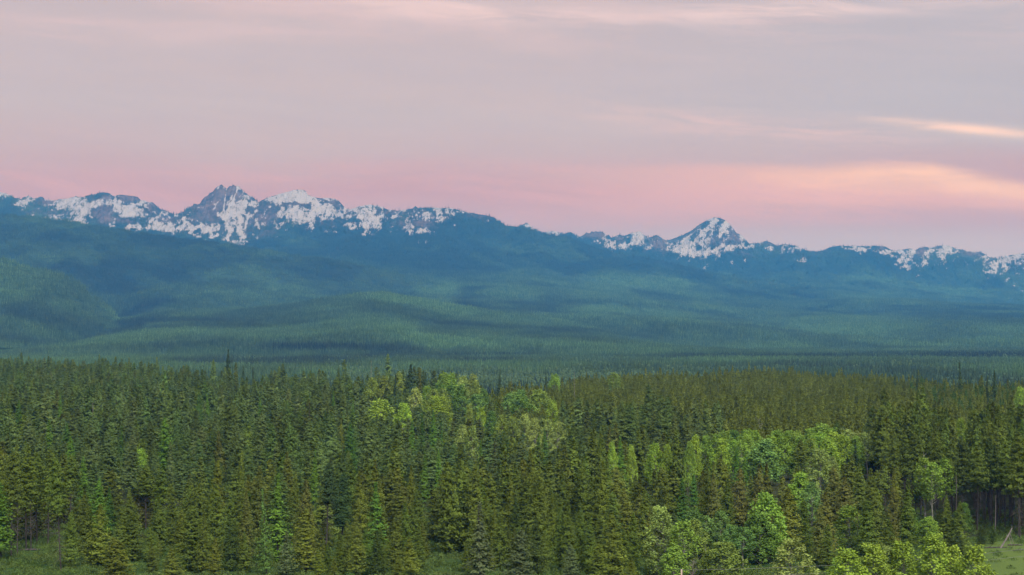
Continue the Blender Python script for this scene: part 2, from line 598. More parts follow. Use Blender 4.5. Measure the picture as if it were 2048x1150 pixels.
class Layer:
    def __init__(self, name, lines, x0, x1, ncol, rows, wig, seed):
        """lines: from the back to the foot, (distance, (px, py) polyline or None and a height); rows between neighbouring lines"""
        nl = len(lines)
        X = np.linspace(x0, x1, ncol)
        Yl, Zl = [], []
        for i, (D, prof) in enumerate(lines):
            yl = D + wig * (fbm(X / (D * 0.045) + 3 * i, np.full_like(X, 0.37 * i), seed, 3) - 0.5)
            if isinstance(prof, tuple):
                c = 1024 + F * X / yl
                zl = CAM_H + (HZ - np.interp(c, prof[0], prof[1])) / F * yl
            else:
                zl = np.full_like(X, float(prof))
            Yl.append(yl)
            Zl.append(zl)
        P = [0.0]
        for r in rows:
            P += list(P[-1] + np.linspace(0, 1, r + 1)[1:])
        P = np.array(P)
        i0 = np.clip(np.floor(P - 1e-9).astype(int), 0, nl - 2)
        t = (P - i0)[:, None]
        Yl, Zl = np.array(Yl), np.array(Zl)
        self.Y = Yl[i0] * (1 - t) + Yl[i0 + 1] * t
        self.Z = Zl[i0] * (1 - t) + Zl[i0 + 1] * t
        # round the kinks between the lofted lines, but never the crest itself
        crest = int(np.argmin(np.abs(P - 1.0)))
        for _ in range(6):
            zz = self.Z.copy()
            zz[crest + 2:-1] = 0.25 * self.Z[crest + 1:-2] + 0.5 * self.Z[crest + 2:-1] + 0.25 * self.Z[crest + 3:]
            self.Z = zz
        self.X = np.repeat(X[None, :], len(P), 0)
        self.P = np.repeat(P[:, None], ncol, 1)
        self.name = name
        self.crest = crest

    def px(self):
        return 1024 + F * self.X / self.Y, HZ - (self.Z - CAM_H) * F / self.Y

    def build(self, mat, tint, label, extra=None, smooth=True):
        nr, nc = self.X.shape
        idx = np.arange(nr * nc).reshape(nr, nc)
        q = np.stack([idx[1:, :-1], idx[1:, 1:], idx[:-1, 1:], idx[:-1, :-1]], -1).reshape(-1, 4)
        me = mesh_from(self.name, np.stack([self.X, self.Y, self.Z], -1).reshape(-1, 3), q, [mat], smooth)
        add_color(me, 'tint', tint.reshape(-1, 3))
        for k, v in (extra or {}).items():
            add_float(me, k, v)
        self.tint = tint
        return link(self.name, me, kind='structure', label=label)

    def sample(self, n, rng, keep=None):
        """n random surface points, even over the area; keep: per-vertex probability grid"""
        dX = self.X[0, 1] - self.X[0, 0]
        dY = np.abs(np.diff(self.Y, axis=0))
        area = (dY[:, :-1] + dY[:, 1:]) * 0.5 * dX
        pm = area.copy()
        pm[:max(self.crest - 2, 0)] = 0
        if keep is not None:
            pm = pm * 0.25 * (keep[:-1, :-1] + keep[1:, :-1] + keep[:-1, 1:] + keep[1:, 1:])
        vis = np.abs(self.X[:-1, :-1]) < 0.285 * self.Y[:-1, :-1] + 60
        pm = pm * vis
        cdf = np.cumsum(pm.ravel())
        tot = cdf[-1]
        k = np.searchsorted(cdf, rng.uniform(0, tot, n))
        r, c = np.unravel_index(np.clip(k, 0, pm.size - 1), pm.shape)
        a, b = rng.uniform(0, 1, n), rng.uniform(0, 1, n)

        def lerp(g):
            if g.ndim == 3:
                A, B = a[:, None], b[:, None]
            else:
                A, B = a, b
            return (g[r, c] * (1 - A) + g[r + 1, c] * A) * (1 - B) + (g[r, c + 1] * (1 - A) + g[r + 1, c + 1] * A) * B
        slope = (self.Z[r, c] - self.Z[r + 1, c]) / np.maximum(np.abs(self.Y[r, c] - self.Y[r + 1, c]), 1)
        return np.stack([lerp(self.X), lerp(self.Y), lerp(self.Z)], -1), lerp(self.tint), slope, tot


def stand_tint(x, y, lift, seed, cpx, cpy, patches=()):
    """colour of the tree cover by stand and lift: dark fir, mid pine, pale larch and aspen"""
    wx, wy = x + 260 * (fbm(x / 500, y / 700, seed + 80, 3) - 0.5), y + 420 * (fbm(x / 500, y / 700, seed + 90, 3) - 0.5)
    n1 = fbm(wx / 1000, wy / 1500, seed, 3)
    n2 = fbm(x / 200, y / 360, seed + 40, 4)
    n3 = fbm(wx / 420, wy / 700, seed + 60, 2)
    n4 = fbm(wx / 190, wy / 420, seed + 65, 2)
    dark = np.array([0.028, 0.037, 0.027])
    mid = np.array([0.054, 0.090, 0.038])
    pale = np.array([0.080, 0.150, 0.058])
    stand = 0.20 * (sstep(0.44, 0.56, n1) - 0.5) + 0.26 * (sstep(0.48, 0.51, n3) - 0.5) + 0.22 * (sstep(0.49, 0.51, n4) - 0.5)
    k = np.clip(lift + stand + (n2 - 0.5) * 0.7, 0, 1)
    for (cx, cy, rx, ry, wgt) in patches:
        q = ((cpx - cx) / rx) ** 2 + ((cpy - cy) / ry) ** 2
        k = np.clip(k + wgt * np.exp(-q ** 2), 0, 1)
    k = k[..., None]
    return np.where(k < 0.5, dark + (mid - dark) * k * 2, mid + (pale - mid) * (k - 0.5) * 2)


def strips(cx, cy, lst):
    """narrow gullies filled with snow, or ribs of rock: (x0, y0, x1, y1, half width, weight)"""
    s = np.zeros_like(cx)
    for (x0, y0, x1, y1, wd, wgt) in lst:
        dx, dy = x1 - x0, y1 - y0
        t = np.clip(((cx - x0) * dx + (cy - y0) * dy) / (dx * dx + dy * dy), 0, 1)
        d2 = (cx - x0 - t * dx) ** 2 + (cy - y0 - t * dy) ** 2
        s = s + wgt * np.exp(-d2 / wd ** 2)
    return s


def blobs(cx, cy, lst):
    s = np.zeros_like(cx)
    for (x, y, rx, ry, wgt) in lst:
        s = s + wgt * np.exp(-(((cx - x) / rx) ** 2 + ((cy - y) / ry) ** 2))
    return s


CREST_A = poly(-150, 388, -80, 385, 0, 383, 10, 386, 22, 390, 27, 396, 36, 396, 48, 400, 60, 405, 65, 404, 70, 400, 85, 400, 98, 399, 110, 401, 120, 398, 135, 397, 145, 394, 152, 392,
               157, 394, 165, 394, 175, 391, 190, 388, 199, 386, 206, 384, 214, 385, 222, 388, 226, 393, 231, 393, 236, 389, 245, 389, 255, 391, 268, 392, 276, 394, 280, 400, 290, 401,
               297, 404, 305, 404, 313, 412, 320, 418, 330, 421, 340, 425, 350, 430, 355, 432, 360, 431, 365, 427, 372, 420, 380, 416, 390, 411, 395, 412, 397, 408, 400, 407, 404, 400, 410, 393,
               414, 392, 420, 386, 426, 383, 430, 377, 436, 372, 439, 372, 442, 369, 445, 370, 447, 374, 451, 375, 452, 378, 455, 377, 459, 372, 463, 373, 466, 370, 468, 369, 470, 372, 475, 371, 479, 372, 481, 377,
               484, 378, 488, 384, 493, 386, 497, 390, 505, 394, 512, 401, 518, 404, 524, 400, 530, 397, 545, 392, 558, 388, 572, 384, 585, 381, 597, 379, 606, 379, 612, 383, 616, 389,
               625, 393, 635, 396, 648, 396, 660, 396, 670, 397, 678, 402, 685, 410, 692, 418, 700, 419, 710, 416, 720, 412, 730, 410, 740, 409, 755, 411, 765, 415, 780, 420, 795, 421,
               810, 419, 830, 416, 850, 415, 870, 415, 890, 415, 905, 417, 930, 423, 950, 427, 975, 431, 990, 436, 1002, 444, 1012, 451, 1030, 453, 1048, 455, 1060, 458, 1080, 465,
               1100, 470, 1130, 475, 1150, 479, 1175, 489, 1200, 498, 1240, 507, 1300, 516, 1360, 529, 1420, 546, 1500, 565, 1600, 580, 1700, 594, 1800, 610, 1950, 632, 2150, 660)
UPPER_A = poly(-150, 430, 0, 440, 150, 455, 300, 480, 400, 492, 500, 498, 560, 480, 650, 470, 800, 484, 900, 480, 1000, 490, 1100, 506, 1200, 522, 1300, 540, 1400, 560, 1500, 576, 1700, 604, 1950, 640, 2150, 665)
MID_A = poly(-150, 520, 200, 530, 500, 535, 700, 530, 900, 535, 1100, 552, 1300, 572, 1500, 596, 1700, 620, 1950, 652, 2150, 672)
LOW_A = poly(-150, 640, 300, 640, 600, 612, 800, 596, 1000, 598, 1200, 612, 1400, 632, 1600, 652, 1800, 666, 2150, 684)
FOOT_A = poly(-150, 700, 1000, 698, 2150, 704)
mtA = Layer('mountain', [(15300, lower(CREST_A, 45)), (14000, CREST_A), (13200, UPPER_A), (11500, MID_A), (9000, LOW_A), (5600, FOOT_A)], -4200, 3850, 1900, [3, 90, 34, 24, 18], 500, 11)

CREST_B = poly(900, 470, 1020, 462, 1036, 456, 1040, 452, 1045, 449, 1052, 446, 1058, 448, 1064, 455, 1085, 465, 1095, 464, 1105, 462, 1112, 463, 1120, 468, 1127, 469, 1135, 465, 1142, 465, 1150, 470,
               1160, 474, 1165, 471, 1180, 467, 1190, 464, 1203, 463, 1208, 466, 1212, 470, 1218, 470, 1222, 476, 1230, 473, 1240, 468, 1245, 473, 1252, 470, 1262, 466, 1275, 463, 1280, 463,
               1287, 469, 1296, 475, 1303, 473, 1312, 470, 1318, 472, 1325, 477, 1332, 481, 1345, 478, 1355, 474, 1365, 470, 1376, 465, 1385, 460, 1395, 452, 1405, 445, 1418, 438, 1426, 435, 1432, 434,
               1440, 436, 1450, 440, 1458, 447, 1465, 455, 1473, 466, 1478, 467, 1484, 471, 1492, 479, 1498, 487, 1510, 487, 1520, 485, 1530, 482, 1540, 484, 1548, 488, 1552, 493, 1562, 489,
               1570, 488, 1582, 490, 1595, 493, 1605, 499, 1612, 504, 1625, 504, 1640, 503, 1650, 499, 1658, 495, 1668, 493, 1680, 491, 1690, 492, 1700, 492, 1730, 492, 1760, 492, 1772, 494,
               1780, 498, 1790, 502, 1800, 500, 1812, 498, 1820, 497, 1830, 500, 1834, 500, 1838, 496, 1848, 494, 1860, 495, 1870, 493, 1880, 491, 1890, 491, 1898, 492, 1905, 494, 1912, 498,
               1925, 499, 1935, 503, 1945, 503, 1960, 503, 1970, 508, 1976, 513, 1985, 516, 1995, 518, 2010, 513, 2025, 509, 2040, 507, 2100, 500, 2200, 498)
UPPER_B = poly(900, 520, 1160, 515, 1300, 535, 1400, 552, 1500, 545, 1600, 545, 1700, 540, 1800, 560, 1900, 568, 2048, 590, 2200, 585)
MID_B = poly(900, 590, 1400, 590, 1600, 574, 1700, 578, 1800, 590, 1900, 596, 2048, 606, 2200, 606)
LOW_B = poly(900, 650, 1400, 650, 1600, 640, 1800, 636, 2048, 640, 2200, 640)
FOOT_B = poly(900, 704, 2200, 704)
mtB = Layer('mountain', [(18500, lower(CREST_B, 45)), (17000, CREST_B), (15800, UPPER_B), (13400, MID_B), (10000, LOW_B), (6000, FOOT_B)], -250, 5150, 1300, [3, 90, 30, 22, 16], 500, 23)

CREST_C = poly(-250, 420, -60, 428, 0, 430, 50, 432, 100, 438, 150, 446, 200, 455, 250, 462, 300, 470, 350, 477, 400, 482, 450, 488, 500, 497, 560, 507, 600, 513, 650, 519, 700, 528, 750, 538,
               800, 549, 850, 561, 900, 575, 960, 596, 1030, 625, 1100, 655, 1200, 690, 1400, 720)
UPPER_C = poly(-250, 480, 0, 495, 150, 510, 300, 530, 450, 545, 600, 560, 750, 578, 850, 596, 960, 625, 1100, 672, 1200, 700, 1400, 722)
MID_C = poly(-250, 560, 0, 575, 150, 590, 250, 588, 330, 578, 430, 582, 560, 590, 700, 606, 850, 630, 1000, 660, 1100, 690, 1400, 724)
FOOT_C = poly(-250, 690, 0, 690, 230, 655, 300, 650, 500, 660, 800, 690, 1000, 705, 1400, 724)
hillC = Layer('forested_hill', [(11400, lower(CREST_C, 35)), (10000, CREST_C), (9200, UPPER_C), (8200, MID_C), (6700, FOOT_C)], -3450, 820, 420, [4, 36, 36, 36], 700, 31)

CREST_D = poly(-300, 505, -60, 512, 0, 520, 30, 530, 70, 541, 100, 545, 130, 553, 150, 565, 175, 585, 200, 608, 220, 628, 235, 645, 260, 672, 290, 695, 340, 705)
UPPER_D = poly(-300, 580, -60, 590, 0, 600, 100, 612, 150, 622, 200, 645, 240, 676, 300, 702, 340, 708)
FOOT_D = poly(-300, 694, 0, 696, 200, 700, 340, 712)
hillD = Layer('forested_hill', [(7400, lower(CREST_D, 35)), (6500, CREST_D), (5900, UPPER_D), (4900, FOOT_D)], -2200, -1000, 200, [4, 40, 40], 250, 41)

CREST_E = poly(60, 708, 150, 680, 200, 656, 260, 638, 330, 629, 380, 623, 430, 621, 500, 621, 560, 615, 620, 608, 650, 601, 690, 595, 740, 590, 770, 589, 800, 595, 850, 603, 900, 613, 950, 621, 1000, 629,
               1060, 637, 1120, 644, 1160, 653, 1220, 661, 1300, 671, 1360, 685, 1420, 698, 1500, 712)
UPPER_E = poly(60, 712, 150, 692, 260, 664, 400, 650, 560, 645, 700, 634, 800, 636, 900, 648, 1000, 658, 1120, 668, 1250, 682, 1360, 696, 1500, 716)
FOOT_E = poly(60, 722, 600, 716, 1500, 722)
hillE = Layer('forested_hill', [(7600, lower(CREST_E, 25)), (6700, CREST_E), (5600, UPPER_E), (4100, FOOT_E)], -1650, 980, 380, [4, 40, 40], 350, 51)

# --- relief of the two snowy massifs
for L, sd, foot in ((mtA, 100, 2.0), (mtB, 200, 2.0)):
    d = np.clip(L.P - 1.0, 0, None)
    amp = sstep(0.0, 0.25, d) * sstep(2.4, 0.9, d)
    s = L.Y * 1.0
    rg = ridged(L.X / 420 + 0.00025 * s, s / 900, sd, 5, 0.55)
    fine = ridged(L.X / 110 - 0.0012 * s, s / 260, sd + 9, 4, 0.6)
    L.Z = L.Z + amp * (135 * (rg - 0.45) + 62 * (fine - 0.45))
    # craggy little teeth along the crest
    L.Z[L.crest] += 7 * (fbm(L.X[0] / 34, L.X[0] * 0, sd + 3, 3) - 0.5)
    L.relief = amp * (rg - 0.45) + 0.4 * amp * (fine - 0.45)
    big = sstep(0.6, 2.2, d) * sstep(5.0, 3.5, d)
    L.Z = L.Z + big * 120 * (fbm(L.X / 1500, s / 2600, sd + 5, 4) - 0.5)
for L, sd, a in ((hillC, 300, 90), (hillD, 400, 46), (hillE, 500, 26)):
    d = np.clip(L.P - 1.0, 0, None)
    L.Z = L.Z + sstep(0.0, 0.35, d) * sstep(L.P.max() - 1.0, L.P.max() - 1.5, d) * a * (fbm(L.X / 700, L.Y / 1100, sd, 5) - 0.5) * 1.6
    L.Z[L.crest] += 0

SNOW_A = [(150, 405, 46, 9, 1.4), (50, 404, 16, 7, .7), (255, 421, 34, 13, 1.7), (280, 456, 62, 9, 1.3), (345, 448, 16, 18, .8), (410, 457, 44, 7, 1.3), (452, 428, 12, 14, 1.0), (486, 402, 13, 20, .8),
          (478, 420, 10, 8, .6), (590, 397, 54, 14, 1.8), (608, 434, 16, 15, 1.7), (572, 422, 26, 9, .5), (482, 455, 9, 18, .5), (430, 473, 22, 5, .6), (742, 424, 9, 14, .8), (722, 452, 22, 7, .9),
          (850, 465, 30, 7, .9), (822, 440, 18, 5, .6), (872, 436, 18, 8, .6), (912, 424, 14, 6, .7), (640, 420, 28, 10, .4), (300, 432, 24, 8, .5), (12, 390, 12, 6, .8), (230, 398, 10, 6, .5), (120, 436, 30, 6, .25), (165, 443, 26, 5, .3),
          (520, 440, 9, 12, .2), (555, 445, 14, 14, .2), (790, 432, 30, 9, .1), (700, 432, 14, 8, .3)]
ROCK_A = [(424, 408, 34, 34, 1.1), (466, 386, 18, 16, .9), (206, 430, 17, 17, 1.3), (255, 396, 24, 6, 1.2), (214, 395, 10, 5, .6), (250, 441, 22, 5, .8), (90, 404, 20, 5, 1.0), (300, 412, 10, 13, .7),
          (332, 440, 18, 6, .8), (600, 409, 26, 4, .8), (532, 434, 28, 22, .7), (845, 447, 18, 6, 1.1), (800, 448, 14, 6, .6), (660, 404, 26, 9, .3), (100, 426, 60, 7, .5), (520, 470, 60, 14, .3), (640, 446, 40, 12, .35), (700, 425, 12, 8, .3), (780, 425, 30, 6, .3), (960, 432, 30, 8, .5)]
LINE_A = poly(-150, 415, 0, 420, 100, 437, 150, 446, 200, 455, 300, 470, 400, 482, 450, 490, 492, 494, 520, 474, 560, 458, 620, 455, 660, 450, 700, 462, 740, 468, 780, 458, 820, 474, 850, 480, 880, 462, 910, 440, 950, 432, 985, 430, 1010, 420, 1040, 400, 2200, 400)
SNOW_B = [(1276, 480, 12, 13, 1.7), (1226, 489, 22, 8, 1.3), (1255, 488, 14, 10, .9), (1320, 500, 30, 8, .7), (1690, 498, 26, 5, .8), (1378, 492, 18, 14, 1.2), (1395, 507, 30, 8, .6), (1422, 455, 16, 14, .7), (1460, 450, 6, 12, .8), (1486, 474, 14, 5, .9), (1472, 494, 26, 4, .9),
          (1440, 514, 10, 7, .6), (1546, 499, 15, 5, .8), (1590, 499, 15, 7, .5), (1600, 523, 20, 6, .8), (1720, 500, 30, 5, .9), (1795, 503, 12, 4, .9), (1900, 500, 12, 5, .9), (1885, 514, 8, 5, .9),
          (1990, 534, 8, 5, .9), (1975, 543, 18, 4, .8), (2012, 560, 22, 5, .7), (2034, 515, 24, 6, 1.0), (1800, 536, 9, 5, .6), (1052, 450, 8, 5, .8), (1180, 480, 10, 4, .9), (1345, 500, 16, 8, .4), (1850, 525, 14, 10, .25), (1110, 465, 8, 4, .7), (1140, 467, 6, 3, .6)]
ROCK_B = [(1190, 470, 22, 7, 1.1), (1240, 478, 8, 8, .9), (1316, 488, 20, 14, .8), (1434, 482, 30, 10, .5), (1474, 478, 12, 8, .8), (1842, 505, 9, 9, 1.1), (1546, 487, 14, 4, .7), (1640, 510, 26, 7, .8),
          (1762, 496, 9, 4, .7), (1500, 510, 30, 7, .5), (1465, 465, 8, 10, .6), (1880, 494, 8, 4, .6), (1945, 508, 26, 6, .7)]
LINE_B = poly(900, 480, 1160, 482, 1250, 496, 1350, 514, 1400, 528, 1450, 514, 1500, 505, 1560, 514, 1610, 510, 1640, 500, 1700, 504, 1760, 512, 1800, 536, 1830, 540, 1860, 532, 1900, 520, 1940, 518, 1970, 548, 2048, 572, 2200, 575)
GULLY_A = [(453, 379, 447, 420, 1.5, 1.3), (466, 386, 459, 416, 1.2, 1.0), (474, 380, 462, 412, 1.3, 1.1), (426, 388, 423, 404, 1.1, .9), (409, 405, 406, 418, 1.1, .8), (446, 395, 430, 408, 2.0, .8), (436, 404, 428, 418, 1.5, .8),
           (384, 420, 368, 436, 2.0, .9), (480, 440, 474, 470, 3.0, .9), (495, 430, 490, 460, 2.5, .8), (462, 460, 455, 480, 3.0, .9), (526, 404, 530, 430, 2.5, .6), (512, 440, 520, 462, 3, .7), (540, 440, 556, 455, 3, .6), (470, 490, 490, 484, 4, .9), (505, 468, 516, 478, 3.5, .9),
           (232, 392, 228, 418, 1.6, 1.0), (100, 430, 190, 426, 3.0, .5), (112, 440, 175, 446, 3.0, .6), (180, 432, 196, 440, 2.0, .8)]
RIB_A = [(206, 384, 165, 412, 3.0, 1.0), (564, 410, 590, 405, 2.5, 1.0), (590, 405, 620, 416, 2.5, 1.0), (525, 398, 560, 388, 2, .5), (500, 405, 490, 440, 4, .4), (620, 390, 668, 408, 2.0, .7), (350, 455, 372, 440, 2, .4), (440, 465, 448, 450, 3, .8), (400, 424, 388, 446, 8, .6)]
GULLY_B = [(1432, 438, 1405, 470, 3.5, .8), (1452, 444, 1440, 475, 3, .9), (1412, 470, 1400, 486, 2, .8), (1375, 475, 1372, 500, 3, .8), (1372, 505, 1350, 520, 3, .8), (1440, 494, 1400, 512, 3, .8), (1420, 500, 1412, 518, 2.5, .7), (1474, 512, 1462, 524, 1.2, .9), (1488, 520, 1496, 512, 2.5, .8),
           (1450, 518, 1452, 528, 1.5, .8), (1380, 520, 1362, 530, 3, .8), (1300, 492, 1290, 508, 3, .4), (1805, 515, 1788, 528, 2.5, .7), (1820, 512, 1812, 525, 1.6, .6), (1848, 520, 1856, 530, 2, .6), (1950, 540, 2010, 548, 2, .6), (1280, 470, 1262, 500, 4, .6), (1470, 540, 1478, 535, 1, .6)]
RIB_B = [(1440, 488, 1388, 520, 2.0, .9), (1430, 436, 1380, 466, 2.0, .6), (1380, 466, 1345, 482, 2.5, .7), (1462, 452, 1440, 480, 3.5, .6), (1420, 462, 1400, 480, 4.0, .5), (1275, 463, 1255, 480, 1.5, .5), (1380, 495, 1395, 485, 3, .6)]
STRIPS = {'A': (GULLY_A, RIB_A), 'B': (GULLY_B, RIB_B)}
for L, sd, sn, rk, line in ((mtA, 600, SNOW_A, ROCK_A, LINE_A), (mtB, 700, SNOW_B, ROCK_B, LINE_B)):
    cx, cy = L.px()
    lim = np.interp(cx, line[0], line[1])
    alt = 0.10 + 0.34 * np.clip((lim - cy) / 28.0, -2.0, 1.0)
    n = fbm(cx / 16 + 0.02 * cy, cy / 11, sd, 5, 0.62) - 0.5
    n2 = fbm(cx / 5, cy / 9, sd + 30, 3, 0.6) - 0.5
    gl, rib = STRIPS['A' if L is mtA else 'B']
    sb, rb = blobs(cx, cy, sn), blobs(cx, cy, rk)
    sg, rr = strips(cx, cy, gl), strips(cx, cy, rib)
    n3 = ridged(cx / 9 + 0.15 * cy, cy / 22, sd + 60, 4, 0.6) - 0.45
    snow = alt + (0.05 if L is mtA else 0.02) + 0.40 * sb - 0.62 * rb + 0.60 * sg - 0.55 * rr + 1.65 * n + 0.85 * n2 - 0.35 * L.relief - 0.30 * n3
    snow = np.where(cy > lim + 14, snow - 0.05 * (cy - lim - 14), snow)
    L.snow = snow
    L.rock = np.clip(0.05 + 0.9 * rb + 0.35 * np.clip((lim - cy) / 40, 0, 1) + 0.6 * n, 0, 1) * sstep(lim + 18, lim - 4, cy)
    lift = 0.05 + 0.42 * sstep(505, 580, cy) + 0.26 * sstep(600, 690, cy)  # dark firs high, greener low; thicker valley haze also put into this tint
    pt = [(1300, 534, 170, 16, -.30), (1560, 588, 150, 14, -.25), (875, 590, 46, 26, .7), (1000, 560, 120, 14, .25), (900, 615, 240, 22, -.30), (1250, 600, 160, 40, .2), (1180, 625, 60, 10, .35), (1300, 660, 160, 14, .2)] if L is mtA else []
    L.tint_grid = stand_tint(L.X, L.Y, lift, sd + 77, cx, cy, pt)
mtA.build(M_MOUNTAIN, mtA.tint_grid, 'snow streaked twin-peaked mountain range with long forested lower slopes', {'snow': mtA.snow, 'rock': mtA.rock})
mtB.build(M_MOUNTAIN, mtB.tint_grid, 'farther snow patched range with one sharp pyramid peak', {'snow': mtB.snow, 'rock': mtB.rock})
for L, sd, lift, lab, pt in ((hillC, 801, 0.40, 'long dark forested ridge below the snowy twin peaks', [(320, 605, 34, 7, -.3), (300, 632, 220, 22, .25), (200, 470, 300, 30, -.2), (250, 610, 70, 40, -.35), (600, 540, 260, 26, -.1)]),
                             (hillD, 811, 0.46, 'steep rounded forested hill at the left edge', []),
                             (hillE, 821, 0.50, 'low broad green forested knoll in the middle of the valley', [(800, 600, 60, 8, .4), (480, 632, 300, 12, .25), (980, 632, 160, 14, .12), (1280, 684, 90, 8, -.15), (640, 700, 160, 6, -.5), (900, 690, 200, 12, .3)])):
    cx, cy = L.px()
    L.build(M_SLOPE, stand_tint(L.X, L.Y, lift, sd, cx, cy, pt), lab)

# ------------------------------------------------------------------ haze: the blue air of the valley
m, nt = new_mat('blue_air')
pv = nt.node('ShaderNodeVolumePrincipled')
pv.inputs['Color'].default_value = (*HAZE_COLOR, 1)
pv.inputs['Density'].default_value = HAZE_DENSITY
pv.inputs['Absorption Color'].default_value = (1, 1, 1, 1)
pv.inputs['Anisotropy'].default_value = 0.0
out(nt, vol=pv.outputs[0])
try:
    m.cycles.homogeneous_volume = True
except Exception:
    pass
zmin = -75.0
zmax = max(mtA.Z.max(), mtB.Z.max()) + 60
bx = np.array([(x, y, z) for z in (zmin, zmax) for y in (-600, 35000) for x in (-14500, 14500)], float)
hq = np.array([(0, 2, 3, 1), (4, 5, 7, 6), (0, 1, 5, 4), (2, 6, 7, 3), (0, 4, 6, 2), (1, 3, 7, 5)])
link('haze', mesh_from('haze', bx, hq, [m]), kind='stuff', label='blue dusk haze filling the whole valley air')


# ------------------------------------------------------------------ tree meshes
def conifer(rng, H=16.0, R=2.6, base=0.16, nbr=150, ntuft=9, tuft=0.62, up=0.35, rise=0.25, point=1.0, taper=0.9, ragged=0.22, flat=0.25, wide=0.5, out_=0.78):
    """a crown of real sprays on branches: returns Geo of the crown only; rise>0 lifts branch tips, <0 droops them"""
    g = Geo()
    t = np.sort(rng.uniform(0, 1, nbr) ** 0.92)
    t = 0.85 * t + 0.15 * np.round(t * 26) / 26
    z = (base + (1 - base) * t) * H
    env = np.clip(np.minimum(1.0, ((1 - t) / taper) ** point) , 0.03, 1) * np.clip(0.45 + t * 4.5, 0, 1)
    th = np.arange(nbr) * 2.399963 + rng.uniform(-0.5, 0.5, nbr)
    # lopsided crown: a slow angular modulation
    ph = rng.uniform(0, 2 * pi, 3)
    lop = 1 + 0.14 * np.cos(th + ph[0] + 3 * t) + 0.10 * np.cos(2 * th + ph[1] - 5 * t)
    length = R * env * lop * rng.uniform(1 - ragged * 1.6, 1 + ragged, nbr)
    length = np.maximum(length, 0.22)
    lift = (rise * (0.3 + 0.9 * t) + rng.normal(0, 0.12, nbr))
    pos, direc, ln, wd, vl, nm = [], [], [], [], [], []
    bval = rng.uniform(0.88, 1.12, nbr)
    for k in range(ntuft):
        s = (0.22 + 0.78 * (k + rng.uniform(0.1, 0.9, nbr)) / ntuft)
        r = length * s
        side = rng.normal(0, 0.16, nbr) * length * (0.25 + s * 0.6)
        a = th
        px_ = r * np.cos(a) - side * np.sin(a)
        py_ = r * np.sin(a) + side * np.cos(a)
        pz_ = z + r * lift * (0.4 + 0.6 * s) + rng.normal(0, 0.10, nbr)
        sp = rng.uniform(-wide * 1.6, wide * 1.6, nbr)
        d = np.stack([np.cos(a + sp), np.sin(a + sp), up + lift * 0.6 + rng.normal(0, flat, nbr)], -1)
        L = tuft * rng.uniform(0.6, 1.25, nbr) * np.clip(0.55 + 0.5 * length / R, 0.5, 1.1)
        pos.append(np.stack([px_, py_, pz_], -1) - 0.3 * d * L[:, None])
        direc.append(d)
        ln.append(L)
        wd.append(L * rng.uniform(0.42, 0.72, nbr))
        vl.append(bval * rng.uniform(0.90, 1.11, nbr))
        nm.append(np.stack([np.cos(a + 0.5 * sp) * out_, np.sin(a + 0.5 * sp) * out_, np.full(nbr, 0.62)], -1))
    # leader
    n = 10
    zz = H * (1 - 0.05 * rng.uniform(0, 1, n))
    pos.append(np.stack([rng.normal(0, .06, n), rng.normal(0, .06, n), zz], -1))
    direc.append(np.stack([rng.normal(0, .5, n), rng.normal(0, .5, n), np.ones(n)], -1))
    ln.append(np.full(n, 0.55 * tuft + 0.15))
    wd.append(np.full(n, 0.2))
    vl.append(np.full(n, 1.1))
    nm.append(np.stack([rng.normal(0, .8, n), rng.normal(0, .8, n), np.full(n, 0.4)], -1))
    g.leaves(np.concatenate(pos), np.concatenate(direc), np.concatenate(ln), np.concatenate(wd), rng, 0, np.concatenate(vl), np.concatenate(nm), 0.24)
    return g


def conifer_trunk(rng, H, base, r0=0.2, dead=0, deadlen=1.4, top=0.96):
    g = Geo()
    n = 7
    zz = np.linspace(-0.3, H * top, n)
    lean = rng.normal(0, 0.012, 2)
    pts = np.stack([lean[0] * zz + rng.normal(0, 0.03, n), lean[1] * zz + rng.normal(0, 0.03, n), zz], -1)
    g.tube(pts, np.linspace(r0, 0.03, n), 6, 0)
    for k in range(dead):
        z = H * rng.uniform(0.10, max(base + 0.14, 0.3))
        a = rng.uniform(0, 2 * pi)
        l = deadlen * rng.uniform(0.4, 1.15)
        d = np.array([cos(a), sin(a), rng.uniform(-0.5, 0.05)])
        p0 = np.array([0, 0, z])
        g.tube([p0, p0 + d * l * 0.55, p0 + d * l + np.array([0, 0, -0.18 * l])], [0.035, 0.025, 0.01], 3, 1, cap=False)
    return g


